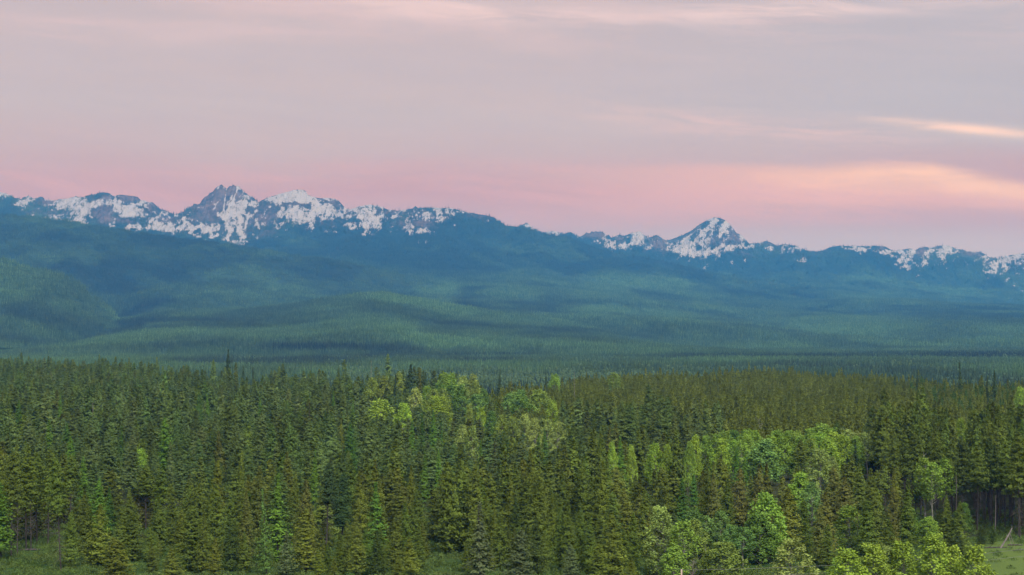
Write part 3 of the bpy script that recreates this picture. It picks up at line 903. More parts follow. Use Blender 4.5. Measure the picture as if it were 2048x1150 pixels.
def broadleaf(rng, H=14.0, R=3.0, base=0.22, nleaf=2400, leaf=0.42, ncl=60, top=0.8, gap=0.9, pale_low=0):
    """trunk with forking limbs and leaf clumps at the limb ends: (trunk Geo, crown Geo)"""
    tg, cg = Geo(), Geo()
    n = 8
    zz = np.linspace(-0.3, H * 0.94, n)
    sway = np.cumsum(rng.normal(0, 0.10, (n, 2)), 0)
    pts = np.stack([sway[:, 0], sway[:, 1], zz], -1)
    pts -= np.array([pts[0, 0], pts[0, 1], 0])
    tg.tube(pts, np.linspace(0.17, 0.03, n), 6, 0)
    cl, cr = [], []
    for k in range(ncl):
        t = (k + rng.uniform(0, 1)) / ncl
        z = H * (base + (0.97 - base) * t)
        env = max(0.12, (sin(pi * min(1, (0.10 + 0.90 * t) ** top)) ** 0.62)) if t < 0.96 else 0.3
        a = k * 2.399963 + rng.uniform(-0.6, 0.6)
        r = R * env * math.sqrt(rng.uniform(0.25, 1.0)) * rng.uniform(0.85, 1.12)
        c = np.array([r * cos(a), r * sin(a), z])
        st = np.array([np.interp(z - 0.55 * r - 0.5, zz, pts[:, 0]), np.interp(z - 0.55 * r - 0.5, zz, pts[:, 1]), max(z - 0.75 * r - 0.6, 0.3)])
        md = st * 0.45 + c * 0.55 + np.array([0, 0, -0.12 * r])
        tg.tube([st, md, c], [0.055, 0.035, 0.012], 3, 0, cap=False)
        cl.append(c)
        cr.append(R * rng.uniform(0.20, 0.38) * gap)
    cl, cr = np.array(cl), np.array(cr)
    k = rng.integers(0, ncl, nleaf)
    v = rng.normal(0, 1, (nleaf, 3))
    v /= np.linalg.norm(v, axis=1, keepdims=True)
    rad = cr[k] * rng.uniform(0.15, 1.0, nleaf) ** 0.5
    p = cl[k] + v * rad[:, None] * np.array([1.0, 1.0, 0.95])
    d = v * 0.7 + rng.normal(0, 0.5, (nleaf, 3)) + np.array([0, 0, 0.25])
    cval = rng.uniform(0.82, 1.2, ncl)
    L = leaf * rng.uniform(0.7, 1.3, nleaf)
    cg.leaves(p, d, L, L * rng.uniform(0.5, 0.8, nleaf), rng, 0, cval[k] * rng.uniform(0.85, 1.18, nleaf), v * 0.8 + p * np.array([0.6, 0.6, 0.0]) / R + np.array([0, 0, 0.45]), 0.5)
    return tg, cg


def dead_tree_geo(rng, H=16, nbr=16, R=1.2, r0=0.16, broken=False, stubby=False):
    g = Geo()
    n = 8
    zz = np.linspace(-0.3, H, n)
    pts = np.stack([np.cumsum(rng.normal(0, 0.05, n)), np.cumsum(rng.normal(0, 0.05, n)), zz], -1)
    g.tube(pts, np.linspace(r0, 0.06 if broken else 0.02, n), 6, 0)
    for k in range(nbr):
        t = rng.uniform(0.3, 0.97)
        z = H * t
        a = rng.uniform(0, 2 * pi)
        l = R * (1.15 - t * 0.7) * rng.uniform(0.5, 1.1)
        d = np.array([cos(a), sin(a), rng.uniform(-0.2, 0.9)])
        p0 = np.array([np.interp(z, zz, pts[:, 0]), np.interp(z, zz, pts[:, 1]), z])
        p1 = p0 + d * l * 0.6
        p2 = p0 + d * l + np.array([0, 0, 0.15 * l])
        g.tube([p0, p1, p2], [0.04, 0.028, 0.01], 4, 0, cap=False)
        if not stubby:
            for q in range(2):
                e = np.array([cos(a + rng.uniform(-1, 1)), sin(a + rng.uniform(-1, 1)), rng.uniform(0, 0.8)])
                g.tube([p1, p1 + e * l * 0.45], [0.02, 0.008], 3, 0, cap=False)
    return g


class Kind:
    def __init__(self, H, R, variants):
        self.H, self.R, self.v = H, R, variants   # variants: list of (trunk mesh, crown mesh)


def conifer_kind(tag, n, H, R, trunk_kw, **kw):
    vs_ = []
    for i in range(n):
        rng = np.random.default_rng(hash_seed(tag, i))
        k2 = dict(kw)
        k2['point'] = kw['point'] * rng.uniform(0.75, 1.30)
        k2['ragged'] = kw['ragged'] * rng.uniform(0.8, 1.5)
        k2['base'] = b = kw['base'] * rng.uniform(0.7, 1.5)
        k2['nbr'] = int(kw['nbr'] * rng.uniform(0.8, 1.1))
        cg = conifer(rng, H=H, R=R, **k2)
        tg = conifer_trunk(rng, H, b, **trunk_kw)
        vs_.append((tg.mesh('trunk', [M_BARK, M_DEADTWIG]), cg.mesh('crown', [M_LEAF])))
    return Kind(H, R, vs_)


def hash_seed(tag, i):
    return sum(ord(c) * (k + 3) for k, c in enumerate(tag)) * 101 + i


KINDS = {
    'pine': conifer_kind('pine', 8, 15.0, 2.9, dict(r0=0.17, dead=14), base=0.03, nbr=280, ntuft=20, tuft=0.45, up=0.80, rise=0.30, point=0.62, taper=0.97, ragged=0.17, wide=0.6),
    'tallpine': conifer_kind('tallpine', 6, 20.0, 2.6, dict(r0=0.16, dead=80, deadlen=1.8), base=0.40, nbr=200, ntuft=20, tuft=0.45, up=0.75, rise=0.24, point=0.50, taper=0.92, ragged=0.26, wide=0.65),
    'fir': conifer_kind('fir', 8, 20.0, 3.0, dict(r0=0.19, dead=12), base=0.16, nbr=290, ntuft=19, tuft=0.47, up=0.95, rise=0.22, point=0.56, taper=0.98, ragged=0.17, wide=0.65),
    'larch': conifer_kind('larch', 5, 17.0, 2.6, dict(r0=0.14, dead=6), base=0.08, nbr=260, ntuft=14, tuft=0.48, up=0.40, rise=0.06, point=0.80, taper=1.0, ragged=0.18, flat=0.35, wide=0.7),
    'spruce': conifer_kind('spruce', 4, 18.0, 2.7, dict(r0=0.19, dead=4), base=0.03, nbr=260, ntuft=14, tuft=0.54, up=-0.10, rise=-0.18, point=0.86, taper=1.0, ragged=0.20, flat=0.2, wide=0.55),
}


def broadleaf_kind(tag, n, H, R, **kw):
    vs_ = []
    for i in range(n):
        rng = np.random.default_rng(hash_seed(tag, i))
        tg, cg = broadleaf(rng, H=H, R=R, **kw)
        vs_.append((tg.mesh('trunk', [M_PALEBARK]), cg.mesh('crown', [M_LEAF])))
    return Kind(H, R, vs_)


KINDS['dome'] = broadleaf_kind('dome', 5, 14.0, 3.2, base=0.12, nleaf=4600, leaf=0.44, ncl=80, top=0.62)
KINDS['aspen'] = broadleaf_kind('aspen', 5, 15.0, 2.4, base=0.42, nleaf=2200, leaf=0.40, ncl=50, top=0.8)
KINDS['cottonwood'] = broadleaf_kind('cottonwood', 5, 15.0, 3.0, base=0.08, nleaf=4800, leaf=0.38, ncl=90, top=0.62, gap=0.75)

COLORS = {
    'pine': (0.106, 0.148, 0.028), 'yellow': (0.136, 0.170, 0.029), 'brown': (0.130, 0.144, 0.037), 'darkpine': (0.064, 0.096, 0.025),
    'fir': (0.100, 0.150, 0.048), 'darkfir': (0.056, 0.092, 0.036), 'larch': (0.105, 0.200, 0.031), 'larchdark': (0.074, 0.148, 0.029),
    'spruce': (0.108, 0.144, 0.060), 'darkspruce': (0.052, 0.086, 0.040),
    'bright': (0.190, 0.305, 0.048), 'pale': (0.245, 0.325, 0.085), 'green': (0.118, 0.210, 0.043), 'olive': (0.185, 0.255, 0.052), 'blue': (0.138, 0.240, 0.062), 'lime': (0.230, 0.340, 0.046),
}
NAME = {'pine': ('pine_tree', 'pine tree'), 'tallpine': ('pine_tree', 'pine tree'), 'fir': ('fir_tree', 'fir tree'), 'larch': ('larch_tree', 'larch tree'), 'spruce': ('spruce_tree', 'spruce tree'),
        'dome': ('broadleaf_tree', 'broadleaf tree'), 'aspen': ('aspen_tree', 'aspen tree'), 'cottonwood': ('cottonwood_tree', 'cottonwood tree')}
GROUP = {'pine_tree': 'olive pines of the front forest', 'fir_tree': 'grey-green firs of the middle forest', 'larch_tree': 'bright green larches among the darker conifers', 'spruce_tree': 'narrow dark spruces standing above the forest',
         'broadleaf_tree': 'fresh green broadleaf trees in groves', 'aspen_tree': 'white stemmed aspens', 'bush': 'low shrubs on the clearings', 'cottonwood_tree': 'pale cottonwoods along the front edge', 'dead_tree': 'bare dead trees in the forest'}


def tree(kind, x, y, H, R, color, label, rng):
    """one tree: an Empty at its foot, with its own trunk and crown"""
    K = KINDS[kind]
    tm, cm = K.v[int(rng.integers(0, len(K.v)))]
    name, cat = NAME[kind]
    root = bpy.data.objects.new(name, None)
    root.empty_display_size = 0.5
    COL.objects.link(root)
    root.location = (x, y, float(ground_z(x, y)))
    s = R / K.R
    root.scale = (s, s, H / K.H)
    root.rotation_euler = (rng.normal(0, 0.028), rng.normal(0, 0.028), rng.uniform(0, 2 * pi))
    root['label'], root['category'], root['group'] = label, cat, GROUP[name]
    tr = link('trunk', tm, root)
    cr = link('crown', cm, root)
    c = np.array(COLORS[color] if isinstance(color, str) else color) * rng.uniform(0.88, 1.12) * rng.uniform(0.95, 1.05, 3)
    cr.color = (*c, 1.0)
    return root


def at(px, ybase):
    """point on the flat terrace under a photo pixel"""
    d = CAM_H * F / (ybase - HZ)
    return (px - 1024) / F * d, d


# ------------------------------------------------------------------ trees one can pick out: (column, top row, foot row, half width, kind, colour, label or None)
T_ = [
    # front edge, left to right
    (2, 962, 1120, 34, 'larch', 'larch', 'big bright green larch cut by the left picture edge'),
    (0, 880, 1082, 30, 'pine', 'yellow', 'tall yellow-green pine behind the bright larch at the left edge'),
    (22, 905, 1112, 22, 'tallpine', 'pine', 'tall pine with shaggy dead lower limbs, first right of the edge larch'),
    (52, 890, 1098, 24, 'tallpine', 'pine', 'tallest of the shaggy stemmed pines at the far left clearing'),
    (74, 908, 1088, 20, 'tallpine', 'pine', None),
    (96, 900, 1092, 20, 'tallpine', 'pine', 'tall pine with a bare grey trunk on the near rim of the left clearing'),
    (122, 918, 1143, 19, 'tallpine', 'pine', 'slender pine on a very long bare trunk, nearest the left clearing'),
    (141, 912, 1060, 17, 'tallpine', 'pine', None),
    (167, 915, 1052, 17, 'larch', 'larch', 'narrow bright green larch behind the left clearing'),
    (196, 958, 1086, 20, 'larch', 'larch', 'bushy bright green larch above the olive pine clump on the left'),
    (216, 975, 1075, 18, 'larch', 'larchdark', None),
    (172, 980, 1118, 24, 'pine', 'pine', 'bushy olive pine directly right of the left clearing'),
    (139, 1020, 1136, 16, 'pine', 'pine', 'small narrow pine at the right rim of the left clearing'),
    (200, 1010, 1132, 30, 'pine', 'yellow', 'broad yellow-olive pine with spreading skirts, left front row'),
    (232, 1076, 1172, 34, 'pine', 'yellow', 'rounded young yellow-green pine cut by the bottom edge, left of the gap'),
    (245, 1003, 1122, 22, 'pine', 'pine', None),
    (262, 980, 1075, 18, 'pine', 'pine', None),
    (267, 1026, 1122, 22, 'pine', 'pine', None),
    (316, 996, 1112, 22, 'pine', 'pine', 'slim pointed olive pine standing clear in the left front row'),
    (306, 1088, 1146, 15, 'pine', 'pine', 'small sapling pine in front of the slim pointed pine'),
    (346, 1094, 1172, 24, 'pine', 'yellow', 'young yellow-green pine at the bottom edge below the slim pointed pine'),
    (386, 1012, 1142, 31, 'pine', 'pine', 'stout olive pine with a wide ragged skirt, left of centre front'),
    (361, 1020, 1112, 17, 'pine', 'yellow', None),
    (350, 968, 1092, 20, 'pine', 'pine', None),
    (390, 960, 1082, 23, 'pine', 'pine', None),
    (292, 930, 1062, 21, 'tallpine', 'pine', 'broad crowned olive pine on bare trunks above the slim pointed pine'),
    (318, 938, 1062, 19, 'tallpine', 'pine', None),
    (310, 898, 1032, 18, 'fir', 'fir', None),
    (264, 890, 1015, 26, 'fir', 'fir', None),
    (360, 902, 1018, 18, 'fir', 'fir', None),
    (221, 865, 1002, 25, 'fir', 'fir', 'wide grey-green fir right of the bare stemmed fir, left middle forest'),
    (185, 850, 990, 25, 'fir', 'fir', 'tall grey-green fir with a visible bare stem, left middle forest'),
    (137, 848, 970, 15, 'larch', 'larchdark', 'dark green larch standing just behind a brighter one, left middle'),
    (141, 874, 985, 14, 'larch', 'larch', 'brighter lower of two larches close together, left middle'),
    (331, 836, 975, 18, 'larch', 'larch', 'vivid green spire shaped larch, tallest larch of the left middle'),
    (243, 852, 960, 11, 'larch', 'larchdark', 'thin dark larch between grey-green firs, left middle'),
    (100, 840, 940, 16, 'larch', 'larch', None),
    (282, 897, 1000, 13, 'dome', 'bright', 'small bright broadleaf peeping between firs, left middle'),
    (405, 876, 1000, 18, 'fir', 'fir', None),
    (436, 922, 1062, 18, 'pine', 'yellow', 'pale tipped pine rising behind the left centre front row'),
    (437, 970, 1107, 24, 'pine', 'pine', None),
    (420, 975, 1098, 18, 'pine', 'pine', None),
    (459, 984, 1120, 20, 'pine', 'pine', None),
    (464, 1030, 1142, 18, 'pine', 'darkpine', 'narrow dark pine in the front row, left of the bare stemmed larch'),
    (490, 981, 1132, 20, 'pine', 'brown', 'narrow brownish pine in the front row, left of the bare stemmed larch'),
    (431, 1074, 1152, 15, 'pine', 'yellow', 'slender pale sapling pine in the front row, left centre'),
    (404, 1028, 1150, 20, 'pine', 'pine', None),
    (533, 980, 1149, 18, 'larch', 'blue', 'thin larch on a long bare pinkish trunk, front row'),
    (556, 948, 1126, 30, 'larch', 'larch', 'big bright green larch right beside the bare stemmed one'),
    (572, 1062, 1152, 20, 'larch', 'spruce', 'short pale green larch in front of the big bright larch'),
    (610, 962, 1122, 24, 'pine', 'brown', 'tall brownish olive pine right of the big bright larch'),
    (613, 1018, 1144, 32, 'pine', 'yellow', 'wide yellow-olive pine in front of the brownish one, right of the big larch'),
    (652, 926, 1104, 19, 'tallpine', 'darkfir', 'dark green pine on a tall bare trunk by the small shaded gap'),
    (684, 945, 1072, 22, 'fir', 'darkfir', 'dark fir over the shaded trunks right of the small gap'),
    (626, 908, 1025, 14, 'larch', 'larch', 'slim bright larch behind the brownish olive pine'),
    (592, 942, 1064, 13, 'pine', 'pine', None),
    (478, 904, 1042, 14, 'pine', 'yellow', None),
    (442, 864, 1000, 20, 'pine', 'brown', 'russet brown pine standing out among grey-green firs'),
    (497, 890, 1010, 18, 'fir', 'fir', None),
    (694, 1042, 1142, 17, 'pine', 'pine', None),
    (713, 1046, 1152, 24, 'pine', 'yellow', 'light olive bushy pine, right of the small gap in the front row'),
    (678, 1062, 1150, 15, 'pine', 'pine', None),
    (752, 1062, 1152, 20, 'pine', 'darkpine', 'small dark pine below the feathery larch, front row'),
    (755, 966, 1112, 28, 'larch', 'larch', 'large feathery bright larch with layered limbs, left of centre'),
    (791, 1030, 1142, 23, 'pine', 'pine', None),
    (797, 1114, 1186, 20, 'pine', 'yellow', 'young pine cut by the bottom edge, just left of the grass gap'),
    (638, 1100, 1168, 17, 'pine', 'yellow', 'small conical young pine at the bottom edge right of the bare larch'),
    (668, 1115, 1172, 12, 'pine', 'yellow', 'tiny conical young pine at the bottom edge'),
    (720, 944, 1082, 20, 'pine', 'yellow', None),
    (752, 921, 1064, 24, 'pine', 'yellow', 'rounded yellow-olive pine above the feathery larch'),
    (765, 1005, 1110, 18, 'pine', 'pine', None),
    (825, 934, 1084, 19, 'pine', 'yellow', None),
    (831, 974, 1112, 22, 'pine', 'pine', None),
    (812, 1005, 1120, 18, 'pine', 'pine', None),
    (850, 904, 1016, 13, 'larch', 'larch', 'slim bright larch left of the two big dark based pines'),
    (897, 926, 1108, 28, 'pine', 'pine', 'left of two big pines with dark dead bases behind the grass gap'),
    (946, 924, 1106, 26, 'pine', 'pine', 'right of two big pines with dark dead bases behind the grass gap'),
    (960, 1004, 1164, 28, 'spruce', 'spruce', 'pale grey-green spruce with drooping limbs beside the grass gap'),
    (824, 1075, 1176, 24, 'pine', 'yellow', 'bright olive pine at the left rim of the grass gap'),
    (838, 1046, 1138, 16, 'pine', 'pine', None),
    (976, 990, 1128, 18, 'pine', 'pine', None),
    (990, 1016, 1130, 16, 'pine', 'yellow', None),
    (1005, 1028, 1137, 22, 'pine', 'pine', None),
    (1030, 996, 1104, 18, 'pine', 'darkpine', None),
    (1068, 966, 1122, 33, 'pine', 'pine', 'broad symmetrical olive pine with tiered limbs, centre'),
    (1037, 1060, 1170, 32, 'pine', 'spruce', 'wide greyish pine cut by the bottom edge, right of the pale spruce'),
    (1075, 1034, 1152, 22, 'pine', 'darkpine', 'dark pine just right of the wide greyish one'),
    (1022, 962, 1080, 16, 'pine', 'yellow', None),
    (1120, 1016, 1140, 18, 'pine', 'pine', None),
    (1137, 1012, 1142, 20, 'pine', 'pine', None),
    (1160, 1018, 1142, 18, 'pine', 'pine', None),
    (1178, 1036, 1146, 15, 'pine', 'pine', None),
    (1197, 1022, 1142, 20, 'pine', 'pine', None),
    (1140, 1088, 1176, 22, 'pine', 'spruce', 'soft greyish young pine at the bottom edge, centre'),
    (1193, 1088, 1176, 26, 'pine', 'yellow', 'bright olive young pine at the bottom edge right of centre'),
    (1108, 986, 1105, 16, 'pine', 'yellow', None),
    (1200, 924, 1064, 22, 'pine', 'yellow', 'glowing yellow-olive pine with a pointed top, right of centre'),
    (1170, 925, 1064, 18, 'pine', 'pine', None),
    (1128, 940, 1072, 18, 'pine', 'pine', None),
    (1226, 985, 1104, 22, 'pine', 'pine', None),
    (1290, 981, 1108, 24, 'pine', 'pine', 'triangular olive pine standing dark under its skirts, left of the cottonwoods'),
    (1323, 968, 1084, 16, 'pine', 'darkpine', None),
    (1226, 1026, 1166, 30, 'pine', 'yellow', 'large olive pine at the bottom edge left of the thin sapling'),
    (1250, 1060, 1160, 20, 'pine', 'pine', None),
    (1266, 1026, 1132, 17, 'pine', 'pine', None),
    (1302, 1026, 1124, 15, 'pine', 'yellow', None),
    (1261, 1118, 1190, 22, 'pine', 'yellow', None),
    # broadleaf trees of the right front
    (1301, 1090, 1152, 6, 'cottonwood', 'olive', 'very thin upright sapling left of the pale cottonwoods'),
    (1330, 1012, 1154, 27, 'cottonwood', 'pale', 'tall pale yellow-green cottonwood, left of the front grove'),
    (1364, 1040, 1160, 22, 'aspen', 'bright', 'bright aspen with a white trunk beside the pole top'),
    (1390, 1038, 1156, 22, 'cottonwood', 'olive', 'olive yellow cottonwood right of the white trunked aspen'),
    (1346, 1092, 1165, 22, 'dome', 'bright', None),
    (1386, 1017, 1112, 18, 'dome', 'blue', None),
    (1413, 1030, 1122, 17, 'aspen', 'blue', 'blue-green aspen with a pale stem, left of a matching pair'),
    (1440, 1021, 1118, 16, 'aspen', 'blue', 'blue-green aspen with a pale stem, right of a matching pair'),
    (1460, 1050, 1126, 17, 'dome', 'blue', None),
    (1486, 1053, 1134, 18, 'aspen', 'blue', None),
    (1450, 1083, 1164, 30, 'dome', 'olive', 'low rounded pale green tree with twiggy sides, bottom edge'),
    (1531, 986, 1124, 30, 'dome', 'bright', 'large bright green broadleaf tree leaning left, behind the front grove'),
    (1518, 1026, 1128, 28, 'dome', 'green', 'mid green broadleaf dome under the large bright green tree'),
    (1590, 1076, 1206, 34, 'cottonwood', 'pale', 'spiky pale cottonwood cut by the bottom edge, left of the hedge of crowns'),
    (1695, 1096, 1240, 34, 'cottonwood', 'lime', 'leftmost of the yellow-green crowns massed along the bottom right'),
    (1745, 1086, 1236, 30, 'cottonwood', 'lime', 'second yellow-green crown from the left along the bottom right'),
    (1778, 1092, 1230, 26, 'cottonwood', 'pale', None),
    (1810, 1080, 1232, 30, 'cottonwood', 'lime', 'middle yellow-green crown of the mass along the bottom right'),
    (1868, 1068, 1236, 32, 'cottonwood', 'lime', 'tallest yellow-green crown of the mass along the bottom right'),
    (1904, 1090, 1230, 28, 'cottonwood', 'lime', None),
    (1944, 1090, 1240, 34, 'cottonwood', 'lime', 'rightmost yellow-green crown beside the open meadow'),
    (1676, 1112, 1220, 22, 'cottonwood', 'bright', None),
    (1702, 1011, 1102, 25, 'dome', 'bright', 'vivid green rounded broadleaf tree among brown-olive pines'),
    (1855, 1034, 1090, 19, 'dome', 'bright', 'fresh green low broadleaf under the white stemmed aspens'),
    (1820, 1012, 1086, 15, 'dome', 'green', None),
    (1852, 914, 1046, 16, 'aspen', 'bright', 'left of three tall white stemmed aspens before the dark pine wood'),
    (1866, 924, 1050, 17, 'aspen', 'bright', 'middle of three tall white stemmed aspens before the dark pine wood'),
    (1888, 914, 1040, 17, 'aspen', 'bright', 'right of three tall white stemmed aspens before the dark pine wood'),
    (1925, 1005, 1066, 13, 'dome', 'green', None),
    # brown-olive pines of the right front
    (1366, 958, 1066, 18, 'larch', 'larchdark', 'dull green larch with drooping sides behind the cottonwoods'),
    (1388, 950, 1060, 16, 'larch', 'larchdark', None),
    (1412, 938, 1068, 20, 'pine', 'pine', None),
    (1428, 950, 1072, 20, 'pine', 'brown', None),
    (1450, 930, 1056, 24, 'pine', 'yellow', None),
    (1478, 938, 1056, 20, 'pine', 'brown', None),
    (1455, 960, 1084, 22, 'pine', 'pine', None),
    (1520, 938, 1060, 22, 'pine', 'brown', None),
    (1566, 950, 1066, 20, 'pine', 'brown', None),
    (1580, 978, 1112, 34, 'pine', 'yellow', 'very broad dense olive pine right of the large bright broadleaf'),
    (1612, 1000, 1110, 20, 'pine', 'pine', None),
    (1690, 956, 1064, 26, 'pine', 'brown', 'brown-olive pine behind the vivid green broadleaf'),
    (1656, 984, 1124, 24, 'pine', 'brown', 'brown-olive pine left of the vivid green broadleaf'),
    (1655, 1050, 1140, 20, 'pine', 'pine', None),
    (1640, 1010, 1128, 20, 'pine', 'brown', None),
    (1668, 935, 1046, 22, 'pine', 'brown', None),
    (1718, 928, 1052, 20, 'pine', 'pine', None),
    (1746, 940, 1112, 29, 'pine', 'pine', 'big rounded olive pine right of the vivid green broadleaf'),
    (1735, 1000, 1116, 22, 'pine', 'pine', None),
    (1792, 938, 1072, 17, 'pine', 'yellow', 'pointed olive pine before the bare trunks of the tall wood'),
    (1785, 975, 1098, 18, 'pine', 'brown', None),
    (1816, 960, 1096, 24, 'pine', 'pine', None),
    (1776, 1040, 1108, 18, 'pine', 'pine', None),
    (1894, 992, 1110, 20, 'pine', 'pine', 'left of two dark pines in front of the meadow corner'),
    (1918, 1004, 1112, 22, 'pine', 'pine', 'right of two dark pines in front of the meadow corner'),
    (1916, 1062, 1116, 18, 'pine', 'darkpine', None),
    (1963, 1052, 1090, 12, 'pine', 'darkpine', 'left of two bushy little pines by the meadow'),
    (1985, 1046, 1088, 9, 'pine', 'darkpine', 'right of two bushy little pines by the meadow'),
    (1954, 888, 1064, 20, 'tallpine', 'pine', 'tall pine with a long shaggy trunk at the wood edge, right'),
    (2040, 866, 1078, 24, 'tallpine', 'pine', 'tall pine on a bare trunk at the right picture edge'),
    (2010, 880, 1058, 18, 'tallpine', 'pine', None),
    (1985, 876, 1056, 18, 'tallpine', 'darkpine', None),
    (1925, 878, 1052, 18, 'tallpine', 'darkpine', None),
    (1900, 880, 1040, 17, 'tallpine', 'pine', None),
    (1812, 868, 1016, 17, 'tallpine', 'pine', None),
    (1766, 862, 1000, 18, 'tallpine', 'pine', None),
    (1788, 872, 1006, 15, 'tallpine', 'pine', None),
    (1838, 866, 1012, 16, 'tallpine', 'pine', None),
    (1870, 872, 1022, 16, 'tallpine', 'pine', None),
    # the grove right of the middle
    (1375, 884, 985, 9, 'dome', 'bright', None),
    (1390, 871, 975, 11, 'dome', 'lime', 'solitary lime green broadleaf left of the aspen grove'),
    (1430, 867, 955, 13, 'aspen', 'bright', 'pale domed aspen with white stems at the left end of the grove'),
    (1450, 862, 945, 15, 'dome', 'bright', None),
    (1472, 861, 942, 15, 'dome', 'green', 'darker green dome inside the aspen grove, left part'),
    (1489, 857, 950, 14, 'aspen', 'bright', 'tall aspen with clustered white stems, left part of the grove'),
    (1466, 880, 960, 14, 'aspen', 'bright', None),
    (1486, 878, 970, 12, 'aspen', 'bright', None),
    (1510, 861, 948, 15, 'dome', 'bright', None),
    (1530, 880, 972, 25, 'dome', 'blue', 'wide soft green dome in front of the aspen grove'),
    (1556, 860, 944, 16, 'dome', 'bright', None),
    (1576, 861, 945, 16, 'dome', 'bright', None),
    (1594, 862, 948, 14, 'dome', 'bright', None),
    (1620, 856, 945, 18, 'dome', 'bright', None),
    (1645, 848, 945, 22, 'dome', 'bright', 'highest wide green crown of the aspen grove'),
    (1663, 855, 948, 16, 'aspen', 'bright', None),
    (1638, 866, 958, 22, 'dome', 'bright', None),
    (1672, 862, 950, 16, 'aspen', 'lime', 'lime aspen with a fan of white stems, right part of the grove'),
    (1694, 858, 948, 17, 'aspen', 'pale', 'pale thin leaved aspen crown at the right end of the grove'),
    (1712, 864, 950, 13, 'aspen', 'pale', None),
    (1735, 864, 960, 13, 'aspen', 'pale', 'slender pale aspen with a white trunk right of the grove'),
    (1413, 871, 962, 12, 'dome', 'bright', None), (1440, 876, 962, 13, 'dome', 'lime', None), (1500, 871, 962, 13, 'dome', 'bright', None), (1545, 871, 962, 14, 'dome', 'lime', None), (1568, 873, 962, 14, 'dome', 'bright', None),
    (1600, 872, 962, 14, 'dome', 'bright', None), (1655, 874, 968, 16, 'dome', 'lime', None), (1690, 870, 962, 14, 'dome', 'lime', None), (1715, 872, 962, 12, 'dome', 'bright', None), (1620, 876, 968, 14, 'dome', 'bright', None),
    (1642, 896, 1000, 22, 'cottonwood', 'pale', 'big pale cottonwood in front of the aspen grove'),
    (1662, 912, 1000, 15, 'cottonwood', 'pale', None),
    (1600, 944, 1032, 20, 'dome', 'bright', 'bright green crown between brown pines below the grove'),
    (1624, 964, 1050, 18, 'cottonwood', 'blue', 'greyish green cottonwood below the bright crown, right front'),
    (1604, 880, 985, 18, 'tallpine', 'pine', None),
    (1712, 879, 985, 13, 'spruce', 'darkspruce', 'dark pointed spruce at the right end of the aspen grove'),
    (1490, 905, 985, 8, 'larch', 'larch', None),
    (1472, 898, 980, 9, 'larch', 'larch', None),
    (1310, 886, 985, 12, 'dome', 'lime', None),
    (1332, 889, 985, 9, 'dome', 'lime', None),
    (1244, 874, 985, 12, 'larch', 'larch', 'soft green larch left of the small lime crowns, right of centre'),
    (1228, 884, 990, 8, 'dome', 'lime', None),
    (1265, 890, 990, 7, 'dome', 'lime', None),
    # broadleaf groups in the middle distance
    (758, 799, 890, 22, 'dome', 'lime', 'wide lime green broadleaf left of the middle grove'),
    (806, 807, 895, 14, 'dome', 'lime', None),
    (745, 756, 850, 13, 'dome', 'olive', None),
    (768, 751, 850, 12, 'dome', 'olive', None),
    (800, 746, 842, 12, 'dome', 'olive', None),
    (830, 776, 868, 13, 'aspen', 'pale', 'pale broadleaf with bare white forks, middle grove'),
    (851, 772, 865, 12, 'dome', 'bright', None),
    (868, 778, 868, 14, 'aspen', 'olive', None),
    (885, 776, 868, 14, 'aspen', 'olive', None),
    (872, 793, 880, 18, 'dome', 'lime', 'low lime crown in front of the middle grove'),
    (889, 792, 880, 13, 'dome', 'lime', None),
    (880, 766, 858, 13, 'dome', 'green', None),
    (900, 768, 860, 14, 'dome', 'green', None),
    (922, 770, 862, 14, 'dome', 'green', 'deep green row end of the middle grove'),
    (886, 745, 838, 13, 'dome', 'bright', None),
    (905, 746, 838, 13, 'dome', 'bright', None),
    (926, 752, 842, 12, 'dome', 'pale', None),
    (948, 748, 842, 11, 'dome', 'pale', None),
    (948, 762, 852, 10, 'dome', 'olive', None),
    (950, 788, 875, 17, 'dome', 'blue', 'blue-green broadleaf right of the middle grove'),
    (964, 778, 868, 10, 'dome', 'green', None),
    (1022, 786, 868, 17, 'dome', 'blue', None),
    (1045, 790, 872, 17, 'dome', 'green', 'wide blue-green dome by itself, centre right'),
    (1038, 779, 862, 15, 'dome', 'blue', None),
    (1080, 780, 868, 20, 'dome', 'olive', 'olive green spreading broadleaf right of the blue-green dome'),
    (1105, 800, 880, 10, 'dome', 'lime', None),
    (962, 814, 898, 10, 'cottonwood', 'lime', 'upright lime cottonwood above the front crown row, centre'),
    (940, 808, 898, 9, 'cottonwood', 'olive', None),
    (984, 822, 902, 10, 'dome', 'green', None),
    (924, 848, 950, 14, 'cottonwood', 'pale', None),
    (942, 852, 952, 14, 'cottonwood', 'pale', 'pale yellow-green cottonwood crown poking over grey-green firs, centre'),
    (1004, 828, 932, 15, 'cottonwood', 'olive', None),
    (1025, 832, 936, 15, 'cottonwood', 'olive', None),
    (1048, 826, 936, 15, 'cottonwood', 'pale', 'pale upright cottonwood, first of a row of four in the centre'),
    (1070, 836, 942, 16, 'cottonwood', 'pale', None),
    (1092, 836, 942, 16, 'cottonwood', 'pale', None),
    (1112, 842, 948, 15, 'cottonwood', 'pale', 'pale yellow-green cottonwood at the right end of the centre row'),
    (1092, 862, 965, 9, 'larch', 'larchdark', None),
    (1075, 866, 965, 9, 'larch', 'larch', None),
    (1924, 836, 930, 10, 'dome', 'lime', 'small lime crown alone among right-hand pines'),
    (2042, 774, 850, 10, 'dome', 'lime', None),
    (1228, 746, 806, 12, 'dome', 'olive', None),
    (1110, 748, 820, 10, 'dome', 'bright', None),
    # larches among the middle firs
    (868, 824, 935, 11, 'larch', 'larch', None), (880, 845, 955, 11, 'larch', 'larchdark', None), (845, 828, 940, 11, 'larch', 'larchdark', None),
